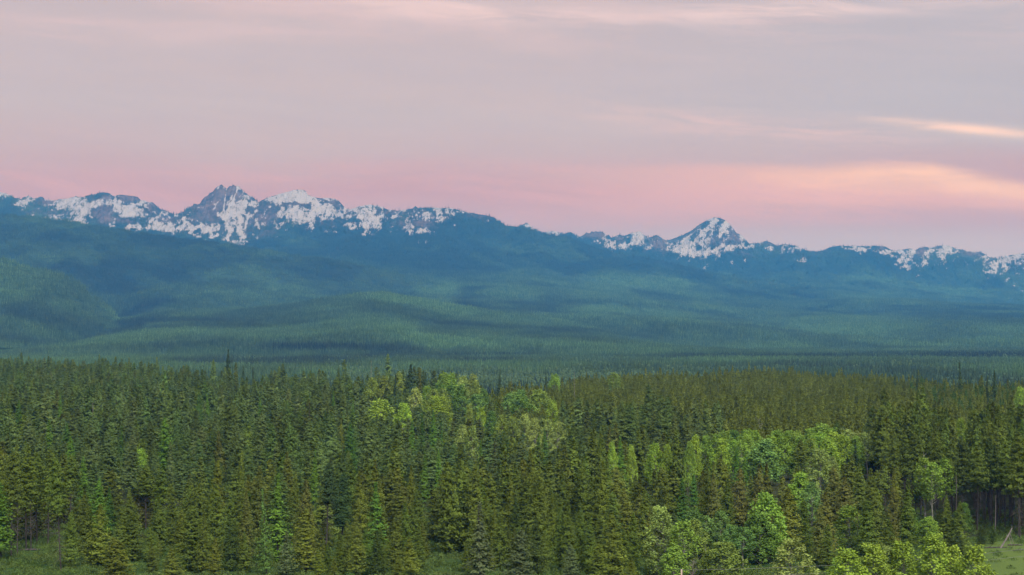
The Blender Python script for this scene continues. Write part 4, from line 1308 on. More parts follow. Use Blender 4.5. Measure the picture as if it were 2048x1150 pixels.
    (822, 842, 945, 11, 'larch', 'larch', None), (523, 794, 890, 8, 'larch', 'larch', None), (420, 790, 885, 8, 'larch', 'larch', None),
    (398, 786, 880, 10, 'larch', 'larchdark', None), (700, 848, 950, 13, 'larch', 'larchdark', None), (683, 838, 945, 8, 'larch', 'yellow', None),
    (628, 900, 1012, 9, 'larch', 'larch', None), (712, 886, 985, 8, 'larch', 'larchdark', None), (962, 880, 990, 9, 'larch', 'larch', None),
    (876, 900, 1005, 9, 'larch', 'larch', None), (118, 790, 885, 8, 'larch', 'larch', None), (670, 782, 872, 7, 'larch', 'larch', None), (705, 796, 890, 7, 'larch', 'larch', None), (38, 800, 900, 9, 'larch', 'larchdark', None),
    # skyline spires
    (455, 699, 800, 13, 'spruce', 'darkspruce', 'tallest lone dark spruce breaking the skyline, left of centre'),
    (487, 731, 802, 10, 'spruce', 'darkspruce', 'shorter dark spruce just right of the tallest skyline spruce'),
    (508, 735, 804, 8, 'spruce', 'darkspruce', None),
    (815, 729, 842, 20, 'spruce', 'darkspruce', 'broad dark spruce with clear tiers behind the middle grove'),
    (787, 748, 850, 13, 'spruce', 'darkspruce', 'dark blue-green spruce left of the broad tiered one'),
    (840, 739, 840, 9, 'spruce', 'brown', 'reddish brown spruce right of the broad tiered one'),
    (852, 745, 842, 13, 'spruce', 'darkspruce', 'smaller dark spruce beside the reddish brown one'),
    (997, 740, 830, 10, 'spruce', 'darkspruce', 'lone dark spruce on the skyline near the picture centre'),
    (892, 744, 825, 7, 'spruce', 'darkspruce', None),
    (1090, 746, 822, 7, 'spruce', 'darkspruce', None),
    (1922, 726, 822, 11, 'spruce', 'darkspruce', 'tallest dark spruce on the right-hand skyline'),
    (1835, 738, 818, 9, 'spruce', 'darkspruce', 'ragged spruce left of the tallest right-hand skyline spruce'),
    
    (1975, 754, 860, 12, 'spruce', 'darkspruce', 'left of a pair of dark spruces near the right edge'),
    (1990, 742, 850, 12, 'spruce', 'darkspruce', 'right of a pair of dark spruces near the right edge'),
    (1645, 730, 790, 7, 'spruce', 'darkspruce', 'small spruce tip above the even olive stand'),
     (1790, 746, 806, 8, 'spruce', 'darkspruce', None),
    (1396, 740, 784, 7, 'spruce', 'darkspruce', None),
]

WORDS = {'pine': 'olive', 'yellow': 'yellow-olive', 'brown': 'brownish', 'darkpine': 'dark', 'fir': 'grey-green', 'darkfir': 'dark', 'larch': 'bright green', 'larchdark': 'deep green', 'spruce': 'greyish',
         'darkspruce': 'dark', 'bright': 'bright green', 'pale': 'pale', 'green': 'deep green', 'olive': 'olive green', 'blue': 'blue-green', 'lime': 'lime green'}
# landmarks by which the others are found: (column, foot row, words)
MARKS = [(2, 1120, 'the big larch at the left edge'), (107, 1080, 'the left clearing'), (316, 1112, 'the slim pointed pine of the left front'), (331, 975, 'the vivid spire shaped larch'),
         (442, 1000, 'the russet brown pine'), (545, 1140, 'the bare stemmed larch'), (655, 1105, 'the small shaded gap'), (755, 1112, 'the large feathery larch'), (890, 1130, 'the grass gap'),
         (960, 1164, 'the pale drooping spruce'), (1068, 1122, 'the broad tiered pine'), (1200, 1064, 'the glowing yellow-olive pine'), (1290, 1108, 'the dark skirted triangular pine'),
         (1330, 1154, 'the tall pale cottonwood'), (1440, 1118, 'the blue-green aspen pair'), (1531, 1124, 'the large bright broadleaf'), (1702, 1102, 'the vivid green broadleaf'),
         (1868, 1048, 'the three white stemmed aspens'), (1868, 1236, 'the tallest bottom-right crown'), (2005, 1090, 'the leaning dead tree'), (1580, 950, 'the aspen grove'), (900, 862, 'the middle grove'),
         (1045, 872, 'the lone blue-green dome'), (1080, 942, 'the centre cottonwood row'), (455, 800, 'the tallest skyline spruce'), (815, 842, 'the broad tiered spruce'), (1922, 822, 'the tallest right skyline spruce'),
         (758, 890, 'the wide lime broadleaf'), (1390, 975, 'the solitary lime broadleaf'), (1646, 790, 'the even olive stand'), (1954, 1064, 'the long shaggy trunk'), (167, 1052, 'the larch behind the left clearing'), (185, 990, 'the bare stemmed fir'), (221, 1002, 'the wide grey-green fir'), (282, 1000, 'the small bright broadleaf'),
         (626, 1025, 'the slim bright larch'), (752, 1064, 'the rounded yellow-olive pine'), (920, 1107, 'the two dark based pines'), (684, 1072, 'the dark fir by the small gap'), (1366, 1066, 'the drooping dull green larch'), (962, 898, 'the upright lime cottonwood')]
_mk = np.array([(a, b) for a, b, _ in MARKS], float)
ORD = ['nearest', 'second', 'third', 'fourth', 'fifth', 'sixth', 'seventh', 'eighth', 'ninth', 'tenth']
_seen = {}


def _auto_label(px, yb, kind, color):
    d = np.hypot(_mk[:, 0] - px, (_mk[:, 1] - yb) * 1.6)
    for k in np.argsort(d):
        dx, dy = px - MARKS[k][0], yb - MARKS[k][1]
        side = ('right of' if dx > 0 else 'left of') if abs(dx) > 0.7 * abs(dy) else ('behind' if dy < 0 else 'in front of')
        key = (k, side, NAME[kind][1], WORDS[color])
        if _seen.get(key, 0) < len(ORD):
            break
    _seen[key] = _seen.get(key, 0) + 1
    return '%s %s %s %s %s' % (ORD[_seen[key] - 1], WORDS[color], NAME[kind][1].replace(' tree', '') + ' tree', side, MARKS[k][2])


rng_h = np.random.default_rng(5)
_auto = sorted((i for i, t in enumerate(T_) if t[6] is None), key=lambda i: min(np.hypot(_mk[:, 0] - T_[i][0], (_mk[:, 1] - T_[i][2]) * 1.6)))
_labels = {i: _auto_label(T_[i][0], T_[i][2], T_[i][4], T_[i][5]) for i in _auto}
HAND = []          # (column, top row, foot row, half width, x, y) of each, for the filling in between
COUNT = {}
for i, (px, yt, yb, hw, kind, color, lab) in enumerate(T_):
    x, y = at(px, yb)
    H = (yb - yt) * y / F
    z = float(ground_z(x, y))
    H = CAM_H + (HZ - yt) / F * y - z
    tree(kind, x, y, H, hw * (1.15 if color == 'darkspruce' else 1.6 if kind == 'larch' and yb < 1000 else 1.32 if kind in ('pine', 'tallpine', 'fir', 'larch', 'spruce') else 1.6 if yb < 1000 and kind == 'dome' else 1.42) * y / F, color, lab or _labels[i], rng_h)
    HAND.append((px, yt, yb, hw, x, y, (0.42 if px > 1200 else 0.30) if kind in ('dome', 'aspen', 'cottonwood') and yb < 1000 else 0.28 if kind == 'larch' and yb < 1000 else 0.42 if kind in ('larch', 'dome') else 0.45 if yb > 1060 else 0.30))
    COUNT[NAME[kind][0]] = COUNT.get(NAME[kind][0], 0) + 1
HAND = np.array(HAND)

# ------------------------------------------------------------------ the forest between: every tree a point of an uneven grid on the terrace
rng = np.random.default_rng(19)


def fill_points(cell):
    P = []
    y = 378.0
    k = 0
    while y < 1860:
        half = 0.268 * y + 12
        n = int(2 * half / cell)
        xs = -half + (np.arange(n) + 0.5 * (k % 2)) * cell
        P.append(np.stack([xs + rng.uniform(-0.46, 0.46, n) * cell, np.full(n, y) + rng.uniform(-0.46, 0.46, n) * cell], -1))
        y += cell * 0.92
        k += 1
    return np.concatenate(P)


pts = fill_points(4.3)
x, y = pts.T
c = col_of(x, y)
yb = HZ + CAM_H * F / y
ok = y < edge_at(x, y) + 45 * (fbm(x / 60, y / 60, 90, 2) - 0.5)
ok &= yb < 1152
wob = 30 * (fbm(x / 25, y / 25, 91, 3) - 0.5)
# open ground: the left clearing, the small shaded gap, the grass gap, the meadow on the right
ok &= ~((np.abs(c - 106) < 13) & (yb > 1018))
ok &= ~((c < 165) & (yb > 1092))
ok &= ~((np.abs(c - 672) < 12) & (yb > 1052))
ok &= ~((np.abs(c - 890) < 36) & (yb > 1096))
ok &= ~((c > 1948 + wob) & (yb > 1074))
ok &= ~((c > 1660) & (yb > 1100))
ok &= ~((c > 1320) & (yb > 1118))
x, y, c, yb = x[ok], y[ok], c[ok], yb[ok]
n = len(x)
nz = fbm(x / 55, y / 90, 95, 3)
nz2 = fbm(x / 22, y / 40, 96, 3)
# which kind grows where
young = ((c > 985 + 60 * (nz - 0.5) * 2) & (yb < 905 - 25 * sstep(1100, 1000, c)) ) | ((c > 985) & (y > 770)) | ((c > 1450) & (yb < 945))
tall_right = (c > 1745 + 60 * (nz - 0.5)) & (yb > 935) & (yb < 1078)
front_pine = (yb > 1040 - 60 * sstep(1000, 1250, c) - 40 * (nz - 0.5)) & ~tall_right
kind = np.full(n, 'fir', dtype=object)
kind[front_pine] = 'pine'
kind[young] = 'pine'
kind[tall_right] = 'tallpine'
mixr = rng.uniform(0, 1, n)
kind[(kind == 'fir') & (mixr < 0.12)] = 'pine'
kind[(kind == 'pine') & ~young & (mixr < 0.06)] = 'fir'
H = np.where(kind == 'fir', rng.normal(19.6, 3.2, n), rng.normal(15.3, 2.6, n))
H = np.where(young, rng.normal(13.2, 1.8, n) + 2.0 * (nz - 0.5), H)
H = np.where(kind == 'tallpine', rng.normal(21.5, 1.8, n), H)
H = np.where((c < 500) & (yb > 1075), rng.normal(12.5, 2.0, n), H)
H = H * np.where((kind == 'fir') & (nz2 > 0.62), 0.78, 1.0)
size = rng.uniform(0, 1, n)
H = H * np.where((y > 850) & (c < 1000), 0.90, 1.0) * np.where((c > 1850) & (y > 600), 0.94, 1.0)
H = H * np.where(size < 0.10, 0.62, np.where(size > 0.95, 1.18, 1.0))
H = np.where(yb > 1112, rng.uniform(3.0, 9.5, n), H)
R = np.where(kind == 'fir', rng.normal(4.0, 0.6, n), rng.normal(3.9, 0.6, n))
R = np.where(young, rng.normal(2.9, 0.4, n), R)
R = np.where(kind == 'tallpine', rng.normal(2.7, 0.35, n), R)
# thin out by kind: old firs stand wide, the young stand is tight
keepp = np.where(kind == 'fir', 0.31, 0.44)
keepp = np.where(young, 0.56, keepp)
keepp = np.where(kind == 'tallpine', 0.70, keepp)
R = np.where(yb > 1112, H * 0.24, R * np.where(size < 0.10, 0.75, 1.0))
keepp = np.where(yb > 1112, 0.5, keepp)
# narrow breaks that show the stems of the next stand
brk = np.abs(fbm(x / 170, y / 70, 97, 3) - 0.5) < 0.018
brk |= np.abs(y - (1190 + 0.10 * (c - 1600) + 26 * (nz - 0.5))) < 14
brk |= np.abs(y - (905 + 0.05 * (c - 1600) + 40 * (nz - 0.5))) < 8
ok = (rng.uniform(0, 1, n) < keepp) & ~(brk & (young | (kind == 'fir') & (nz2 > 0.5)))
x, y, c, yb, kind, H, R, young, nz, nz2 = (a[ok] for a in (x, y, c, yb, kind, H, R, young, nz, nz2))
z = ground_z(x, y)
yt = HZ - (z + H - CAM_H) * F / y
hw = R * F / y
ok = np.ones(len(x), bool)
for (px_, yt_, yb_, hw_, hx, hy, show_) in HAND:
    over = np.abs(c - px_) < (0.6 * hw + 0.7 * hw_)
    front = y < hy - 0.5
    hide = over & front & (yt < yt_ + show_ * (yb_ - yt_))
    ok &= ~hide
    ok &= np.hypot(x - hx, y - hy) > 0.45 * (R + hw_ * hy / F)
x, y, z, c, yb, kind, H, R, young, nz, nz2 = (a[ok] for a in (x, y, z, c, yb, kind, H, R, young, nz, nz2))
n = len(x)
# colours of the stand
col_ = np.zeros((n, 3))
for k_, base_, alt_ in (('pine', 'pine', 'brown'), ('fir', 'fir', 'pine'), ('tallpine', 'pine', 'darkpine')):
    msk = kind == k_
    a_, b_ = np.array(COLORS[base_]), np.array(COLORS[alt_])
    t = np.clip((nz[msk] - 0.42) * 2.2 + rng.normal(0, 0.18, msk.sum()), 0, 1)[:, None]
    col_[msk] = a_ * (1 - 0.6 * t) + b_ * 0.6 * t
col_ *= rng.uniform(0.74, 1.24, (n, 1)) * (1 + rng.normal(0, 0.04, (n, 3)))
yc = np.array([[0.138, 0.168, 0.031]]) * rng.uniform(0.70, 1.25, (n, 1))
col_ = np.where((young & (c > 1000))[:, None], yc * 0.75 + 0.25 * col_, col_)
odd = rng.uniform(0, 1, n)
col_ = np.where(((odd < 0.02) & (kind == 'fir'))[:, None], np.array(COLORS['darkfir']) * 1.1, col_)
lar = (odd > 0.985) & ~young & (kind == 'fir')
far_right = (c > 1820) & (y > 880)
col_ = np.where((far_right & (odd > 0.75))[:, None], np.array(COLORS['larchdark']) * np.array([0.95, .85, 1.1]), col_)
print('fill trees', n, {k_: int((kind == k_).sum()) for k_ in ('pine', 'fir', 'tallpine')}, COUNT)

# the nearest of each kind stand as trees of their own
order = np.argsort(y)
single = np.zeros(n, bool)
budget = {'pine_tree': 298 - COUNT.get('pine_tree', 0), 'fir_tree': 298 - COUNT.get('fir_tree', 0)}
for i in order:
    nm = NAME[kind[i]][0]
    if budget[nm] > 0 and abs(c[i] - 1024) < 1024 + 30:
        budget[nm] -= 1
        single[i] = True
def sizeword(i):
    if H[i] < 10.5:
        return 'short'
    slim = R[i] / H[i]
    big = {'fir': 20.5, 'pine': 15.8, 'tallpine': 21.6}[kind[i]]
    return ('tall ' if H[i] > big else '') + ('slim' if slim < {'fir': .178, 'pine': .20, 'tallpine': .122}[kind[i]] else 'broad')


HUE = {'pine': 'olive pine', 'fir': 'grey-green fir', 'tallpine': 'bare-trunked pine'}
todo = []
for i in np.nonzero(single)[0]:
    d = np.hypot(_mk[:, 0] - c[i], (_mk[:, 1] - yb[i]) * 1.6)
    todo.append((d.min(), i, np.argsort(d)))
seen2 = {}
for _, i, near in sorted(todo, key=lambda q: q[0]):
    what = sizeword(i) + ' ' + HUE[kind[i]]
    for k in near:
        dx, dy = c[i] - MARKS[k][0], yb[i] - MARKS[k][1]
        side = ('right of' if dx > 0 else 'left of') if abs(dx) > 0.8 * abs(dy) else ('behind' if dy < 0 else 'in front of')
        key = (what, side, k)
        if seen2.get(key, 0) < len(ORD):
            break
    seen2[key] = seen2.get(key, 0) + 1
    tree(kind[i], x[i], y[i], H[i], R[i], tuple(col_[i]), '%s %s %s %s' % (ORD[seen2[key] - 1], what, side, MARKS[k][2]), rng)
x_f, y_f, z_f = x, y, z

# ------------------------------------------------------------------ massed forest (stuff): one object per stand, its trees placed by geometry nodes
def source(name, me):
    return bpy.data.objects.new(name, me)     # kept out of the scene; only its mesh is used


def scatter(name, label, pts, scl, rz, idx, tint, sources):
    me = bpy.data.meshes.new(name)
    me.vertices.add(len(pts))
    me.vertices.foreach_set('co', np.asarray(pts, np.float32).ravel())
    a = me.attributes.new('scl', 'FLOAT_VECTOR', 'POINT')
    a.data.foreach_set('vector', np.asarray(scl, np.float32).ravel())
    add_float(me, 'rz', rz)
    a = me.attributes.new('idx', 'INT', 'POINT')
    a.data.foreach_set('value', np.asarray(idx, np.int32))
    add_color(me, 'tint', tint)
    o = link(name, me, kind='stuff', label=label)
    ng = bpy.data.node_groups.new(name, 'GeometryNodeTree')
    ng.interface.new_socket('Geometry', in_out='INPUT', socket_type='NodeSocketGeometry')
    ng.interface.new_socket('Geometry', in_out='OUTPUT', socket_type='NodeSocketGeometry')
    N, L = ng.nodes, ng.links
    gi, go = N.new('NodeGroupInput'), N.new('NodeGroupOutput')
    join = N.new('GeometryNodeJoinGeometry')

    def attr(nm, typ):
        nd = N.new('GeometryNodeInputNamedAttribute')
        nd.data_type = typ
        nd.inputs[0].default_value = nm
        return nd.outputs[0]
    s, r, i_ = attr('scl', 'FLOAT_VECTOR'), attr('rz', 'FLOAT'), attr('idx', 'INT')
    cx = N.new('ShaderNodeCombineXYZ')
    L.new(r, cx.inputs[2])
    for k, src in enumerate(sources):
        oi = N.new('GeometryNodeObjectInfo')
        oi.inputs['Object'].default_value = src
        oi.inputs['As Instance'].default_value = False
        cmp_ = N.new('FunctionNodeCompare')
        cmp_.data_type = 'INT'
        cmp_.operation = 'EQUAL'
        L.new(i_, cmp_.inputs[2])
        cmp_.inputs[3].default_value = k
        ip = N.new('GeometryNodeInstanceOnPoints')
        L.new(gi.outputs[0], ip.inputs['Points'])
        L.new(cmp_.outputs[0], ip.inputs['Selection'])
        L.new(oi.outputs['Geometry'], ip.inputs['Instance'])
        L.new(cx.outputs[0], ip.inputs['Rotation'])
        L.new(s, ip.inputs['Scale'])
        L.new(ip.outputs[0], join.inputs[0])
    L.new(join.outputs[0], go.inputs[0])
    md = o.modifiers.new('trees', 'NODES')
    md.node_group = ng
    return o


def small_conifer(g, x, y, z, H, R, rng, val, tiers=3, seg=5):
    """a far conifer: a few ragged skirts"""
    for k in range(tiers):
        z0 = z + H * (0.08 + 0.84 * k / tiers)
        z1 = z + H * min(1.0, 0.08 + 0.84 * k / tiers + 0.62 / tiers + 0.26)
        if k == tiers - 1:
            z1 = z + H
        r = R * (1 - 0.80 * k / tiers)
        th = np.linspace(0, 2 * pi, seg, endpoint=False) + rng.uniform(0, 2)
        rr = r * rng.uniform(0.7, 1.15, seg)
        v = np.concatenate([np.stack([x + rr * np.cos(th), y + rr * np.sin(th), z0 + rng.normal(0, 0.03 * H, seg)], -1), [[x + rng.normal(0, .1), y, z1]]])
        g.add(v, None, [(i, (i + 1) % seg, seg) for i in range(seg)], 0, val * rng.uniform(0.85, 1.15))


def small_round(g, x, y, z, H, R, rng, val):
    n = 6
    th = np.linspace(0, 2 * pi, n, endpoint=False)
    rings = []
    for zz, rr in ((0.25, 0.7), (0.6, 1.0), (0.88, 0.62)):
        q = R * rr * rng.uniform(0.75, 1.15, n)
        rings.append(np.stack([x + q * np.cos(th + zz), y + q * np.sin(th + zz), z + H * zz + rng.normal(0, .04 * H, n)], -1))
    v = np.concatenate(rings + [[[x, y, z + H]]])
    qd = [(a * n + i, a * n + (i + 1) % n, (a + 1) * n + (i + 1) % n, (a + 1) * n + i) for a in (0, 1) for i in range(n)]
    g.add(v, qd, [(2 * n + i, 2 * n + (i + 1) % n, 3 * n) for i in range(n)], 0, val)


PATCH = []
INCL = [0.0, 0.12, 0.26]
for inc in INCL:
    for k in range(4):
        rng = np.random.default_rng(900 + k + int(inc * 1000))
        g = Geo()
        for i in range(11):
            x, y = (i + rng.uniform(0.1, 0.9)) / 11 * 46 - 23, rng.uniform(-11, 11)
            small_conifer(g, x, y, -y * inc - 1.0, rng.uniform(12, 21), rng.uniform(2.0, 3.1), rng, rng.uniform(0.70, 1.34) if inc > 0 else rng.uniform(0.84, 1.18), 2 if inc > 0 else 3)
        PATCH.append(source('far_tree_cluster', g.mesh('far_tree_cluster', [M_LEAF_I])))
ROUND = []
for k in range(3):
    rng = np.random.default_rng(950 + k)
    g = Geo()
    for i in range(8):
        x, y = (i + rng.uniform(0.1, 0.9)) / 8 * 46 - 23, rng.uniform(-9, 9)
        small_round(g, x, y, -1.0, rng.uniform(11, 18), rng.uniform(2.8, 4.6), rng, rng.uniform(0.8, 1.25))
    ROUND.append(source('far_broadleaf_cluster', g.mesh('far_broadleaf_cluster', [M_LEAF_I])))
ONE = []
for k in range(4):
    rng = np.random.default_rng(970 + k)
    g = Geo()
    small_conifer(g, 0, 0, -1.5, rng.uniform(13, 19), rng.uniform(1.7, 2.4), rng, 1.0, 2)
    ONE.append(source('far_single_conifer', g.mesh('far_single_conifer', [M_LEAF_I])))


def forest_on(layers, name, label, per_ha_cell, rng, keep=None, tint_gain=1.0, smin=0.8, smax=1.2):
    P, T, I = [], [], []
    for L in layers:
        kp = keep(L) if keep else None
        _, _, _, tot = L.sample(1, rng, kp)
        n = int(tot / per_ha_cell)
        p, t, sl, _ = L.sample(n, rng, kp)
        inc = np.where(sl < 0.06, 0, np.where(sl < 0.19, 1, 2))
        P.append(p)
        T.append(t)
        I.append(inc * 4 + rng.integers(0, 4, n))
    P, T, I = np.concatenate(P), np.concatenate(T), np.concatenate(I)
    n = len(P)
    T = T * rng.uniform(0.78, 1.26, (n, 1)) * tint_gain
    s = rng.uniform(smin, smax, n)
    print(name, n)
    return scatter(name, label, P, np.stack([s * rng.choice([-1, 1], n), s, s * rng.uniform(0.9, 1.15, n)], -1), rng.uniform(-0.25, 0.25, n), I, T, PATCH)



rng = np.random.default_rng(77)
forest_on([mtA, mtB], 'mountain_forest', 'dark conifer forest covering the lower mountain slopes', 1000.0, rng,
          lambda L: np.where(L.snow < 0.34, 1.0, 0.0) * np.clip(1.1 - L.rock * 1.5, 0, 1) * sstep(1.08, 1.3, L.P))
for L_, nm, lb, cell in ((hillC, 'ridge_forest', 'blue-green conifer forest covering the long ridge', 1150.0), (hillD, 'hill_forest', 'conifer forest covering the steep hill on the left', 560.0), (hillE, 'knoll_forest', 'mixed green forest covering the low knoll', 420.0)):
    forest_on([L_], nm, lb, cell, rng, None, 1.0, 0.62, 0.95)
# thin lines of trees along the snowy crests and on the snow fields
P, T = [], []
for L, n in ((mtA, 15000), (mtB, 12000)):
    kp = np.clip(0.80 - L.snow, 0.03, 1) * np.clip(1.0 - L.rock * 1.1, 0.02, 1) * (L.P < 2.2)
    p, t, sl, _ = L.sample(n, rng, kp)
    P.append(p)
    T.append(np.tile([[0.030, 0.036, 0.026]], (n, 1)))
P, T = np.concatenate(P), np.concatenate(T)
s = rng.uniform(0.7, 1.5, len(P))
scatter('alpine_trees', 'scattered small dark conifers along the snow fields and crests', P, np.stack([s, s, s], -1), rng.uniform(0, 6, len(P)), rng.integers(0, 4, len(P)), T, ONE)

# valley floor forest between the front terrace and the hills
n = 26000
y = np.sqrt(rng.uniform(1150.0 ** 2, 6200.0 ** 2, n))
x = y * rng.uniform(-0.285, 0.285, n)
ok = y > edge_at(x, y) + 140
x, y = x[ok], y[ok]
for L in (hillD, hillE):
    pass
cx, cy = col_of(x, y), HZ + (CAM_H - ground_z(x, y)) / y * F
k1 = fbm(x / 420, y / 240, 61, 4)
k2 = fbm(x / 300, y / 130, 67, 4)
T = stand_tint(x, y, 0.46, 71, cx, cy, [(1000, 716, 260, 4, -.5), (1500, 722, 300, 5, -.35), (1900, 735, 160, 8, -.4)])
river = np.exp(-((y - (2350 + 300 * (fbm(x / 500, x * 0, 5, 2) - 0.5))) / 260) ** 2) * sstep(650, 760, cx) * sstep(1500, 1300, cx)
rnd = (rng.uniform(0, 1, len(x)) < np.clip(river * 1.1 + 0.03 + 0.25 * (k2 > 0.62), 0, 0.9))
I = np.where(rnd, 12 + rng.integers(0, 3, len(x)), rng.integers(0, 4, len(x)))
T = np.where(rnd[:, None], np.array([[0.062, 0.100, 0.044]]) * rng.uniform(0.85, 1.15, (len(x), 1)), T * rng.uniform(0.88, 1.12, (len(x), 1)))
s = rng.uniform(0.60, 0.92, len(x))
scatter('valley_forest', 'continuous conifer and cottonwood forest on the far valley floor', np.stack([x, y, ground_z(x, y)], -1), np.stack([s, s, s], -1), rng.uniform(-0.4, 0.4, len(x)), I, T, PATCH + ROUND)

# the rest of the front forest, one stuff object for each kind
MASS = {}
for k_ in ('pine', 'fir', 'tallpine'):
    MASS[k_] = []
    for q in range(5):
        rg = np.random.default_rng(1300 + q + 17 * len(k_))
        K = KINDS[k_]
        kw = dict(pine=dict(base=0.03, nbr=150, ntuft=10, tuft=0.78, up=0.80, rise=0.30, point=0.62, taper=0.97, ragged=0.17, wide=0.6),
                  tallpine=dict(base=0.42, nbr=120, ntuft=11, tuft=0.76, up=0.75, rise=0.24, point=0.50, taper=0.92, ragged=0.26, wide=0.6),
                  fir=dict(base=0.18, nbr=160, ntuft=10, tuft=0.78, up=0.95, rise=0.22, point=0.56, taper=0.98, ragged=0.17, wide=0.6))[k_]
        g = conifer(rg, H=K.H, R=K.R, **kw)
        tg = conifer_trunk(rg, K.H, kw['base'], r0=0.2, dead=14 if k_ != 'fir' else 6)
        for vv, qq, tt, qm in zip(tg.v, tg.q, [None] * len(tg.v), tg.qm):
            pass
        off = g.n
        g.v += tg.v
        g.val += tg.val
        g.q += [a + off for a in tg.q]
        g.qm += [a * 0 + 1 for a in tg.qm]
        g.t += [a + off for a in tg.t]
        g.tm += [a * 0 + 1 for a in tg.tm]
        g.n += tg.n
        MASS[k_].append(source('massed_' + k_, g.mesh('massed_' + k_, [M_LEAF_I, M_BARK])))
for k_, nm, lb in (('pine', 'pine_forest', 'olive young pines massed behind the front trees'), ('fir', 'fir_forest', 'grey-green firs massed through the middle forest'), ('tallpine', 'pine_wood', 'dark inner rows of the tall pine wood by the meadow')):
    q = (kind == k_) & ~single
    m_ = int(q.sum())
    K = KINDS[k_]
    scatter(nm, lb, np.stack([x_f[q], y_f[q], z_f[q]], -1), np.stack([R[q] / K.R, R[q] / K.R, H[q] / K.H], -1), np.random.default_rng(3).uniform(0, 6.28, m_), np.random.default_rng(4).integers(0, 5, m_), col_[q], MASS[k_])

# ------------------------------------------------------------------ bare dead trees, fallen wood, the pole and its wires, undergrowth
DEAD = [
    (622, 717, 806, 1.6, 'dark ragged dead conifer on the skyline, right of the tallest skyline spruce', 'ragged', M_DEADTWIG),
    (742, 721, 830, 0.7, 'thin reddish dead snag on the skyline left of the middle grove', 'stub', M_SNAG),
    (1149, 744, 840, 0.5, 'thin bare pole of a dead tree at the left end of the even olive stand', 'stub', M_SNAG),
    (1976, 804, 905, 0.4, 'pale broken snag below the pair of dark spruces at the right edge', 'broken', M_SNAG),
    (1517, 838, 930, 2.6, 'bare pale forked tree sticking up behind the aspen grove', 'fork', M_PALEBARK),
    (1850, 902, 1044, 2.2, 'dead white topped tree among the three white stemmed aspens', 'fork', M_PALEBARK),
    (1912, 950, 1058, 0.5, 'pale bare pole leaning in the dark wood right of the aspens', 'broken', M_SNAG),
    (1990, 990, 1066, 0.4, 'pale bare stem standing in the dark wood by the meadow', 'broken', M_SNAG),
    (1023, 744, 835, 1.0, 'small dark snag on the skyline right of the middle grove', 'ragged', M_DEADTWIG),
    (185, 806, 960, 1.0, 'bare grey dead stem between firs of the left middle forest', 'stub', M_SNAG),
    (280, 968, 1052, 0.4, 'thin pale stem under the broad crowned pine of the left front', 'stub', M_PALEBARK),
    (1716, 1030, 1112, 1.2, 'bare twiggy dead tree right of the vivid green broadleaf', 'fork', M_SNAG),
    (1384, 1120, 1166, 1.6, 'grey leafless shrub tree under the olive yellow cottonwood', 'fork', M_SNAG),
    (36, 985, 1112, 1.5, 'dead shaggy stem among the shaggy pines at the left edge', 'ragged', M_DEADTWIG),
    (62, 1000, 1100, 1.6, 'dead grey stem with hanging twigs beside the left clearing', 'ragged', M_DEADTWIG),
]
rng = np.random.default_rng(404)
for (px, yt, yb_, rad, lab, how, mat) in DEAD:
    px_, py_ = at(px, yb_)
    zz = float(ground_z(px_, py_))
    H_ = CAM_H + (HZ - yt) / F * py_ - zz
    g = dead_tree_geo(rng, H_, {'ragged': 60, 'stub': 10, 'broken': 6, 'fork': 22}[how], rad, 0.14 if how != 'fork' else 0.12, how in ('broken', 'stub'), how in ('stub', 'broken', 'ragged'))
    root = bpy.data.objects.new('dead_tree', None)
    COL.objects.link(root)
    root.location = (px_, py_, zz)
    root['label'], root['category'], root['group'] = lab, 'dead tree', GROUP['dead_tree']
    # the stem is the first tube, all others are limbs
    st, lb_ = Geo(), Geo()
    st.v, st.q, st.qm, st.t, st.tm, st.val, st.n = g.v[:1], g.q[:1], g.qm[:1], g.t[:1], g.tm[:1], g.val[:1], len(g.v[0])
    n0 = len(g.v[0])
    lb_.v, lb_.q, lb_.qm, lb_.val, lb_.n = g.v[1:], [a - n0 for a in g.q[1:]], g.qm[1:], g.val[1:], g.n - n0
    link('trunk', st.mesh('trunk', [mat]), root)
    link('branches', lb_.mesh('branches', [mat]), root)

# leaning dead tree at the rim of the meadow: a stem propped on its own broken limbs
bx_, by_ = at(2002, 1096)
bz = float(ground_z(bx_, by_))
root = bpy.data.objects.new('dead_tree', None)
COL.objects.link(root)
root.location = (bx_, by_, bz)
root['label'], root['category'] = 'bleached dead tree leaning over broken limbs at the meadow edge', 'dead tree'
root['group'] = GROUP['dead_tree']
g = Geo()
g.tube([(-0.2, 0, -0.1), (0.9, 0.2, 1.5), (1.9, 0.3, 3.2), (2.5, 0.3, 4.4)], [0.20, 0.19, 0.17, 0.10], 8)
link('trunk', g.mesh('trunk', [M_SNAG]), root)
g = Geo()
for a, b, r in (((1.7, 0.3, 2.9), (2.3, -0.2, -0.1), .06), ((1.5, 0.3, 2.5), (1.2, 0.7, -0.1), .05), ((1.9, 0.3, 3.1), (3.0, 0.6, 0.6), .05), ((3.0, 0.6, 0.6), (3.3, 0.7, -0.1), .04), ((1.1, 0.2, 1.8), (0.3, -0.4, 0.0), .05),
                ((2.0, 0.3, 3.2), (2.7, 0.0, 1.2), .04), ((0.5, 0.1, 0.8), (-0.4, 0.5, 0.1), .04), ((2.5, 0.3, 4.3), (2.2, 0.4, 4.9), .04), ((2.1, .3, 3.5), (2.6, .1, 3.4), .03)):
    mid = (np.array(a) + np.array(b)) / 2 + rng.normal(0, 0.1, 3)
    g.tube([a, mid, b], [r, r * 0.8, r * 0.5], 5)
link('branches', g.mesh('branches', [M_SNAG]), root)

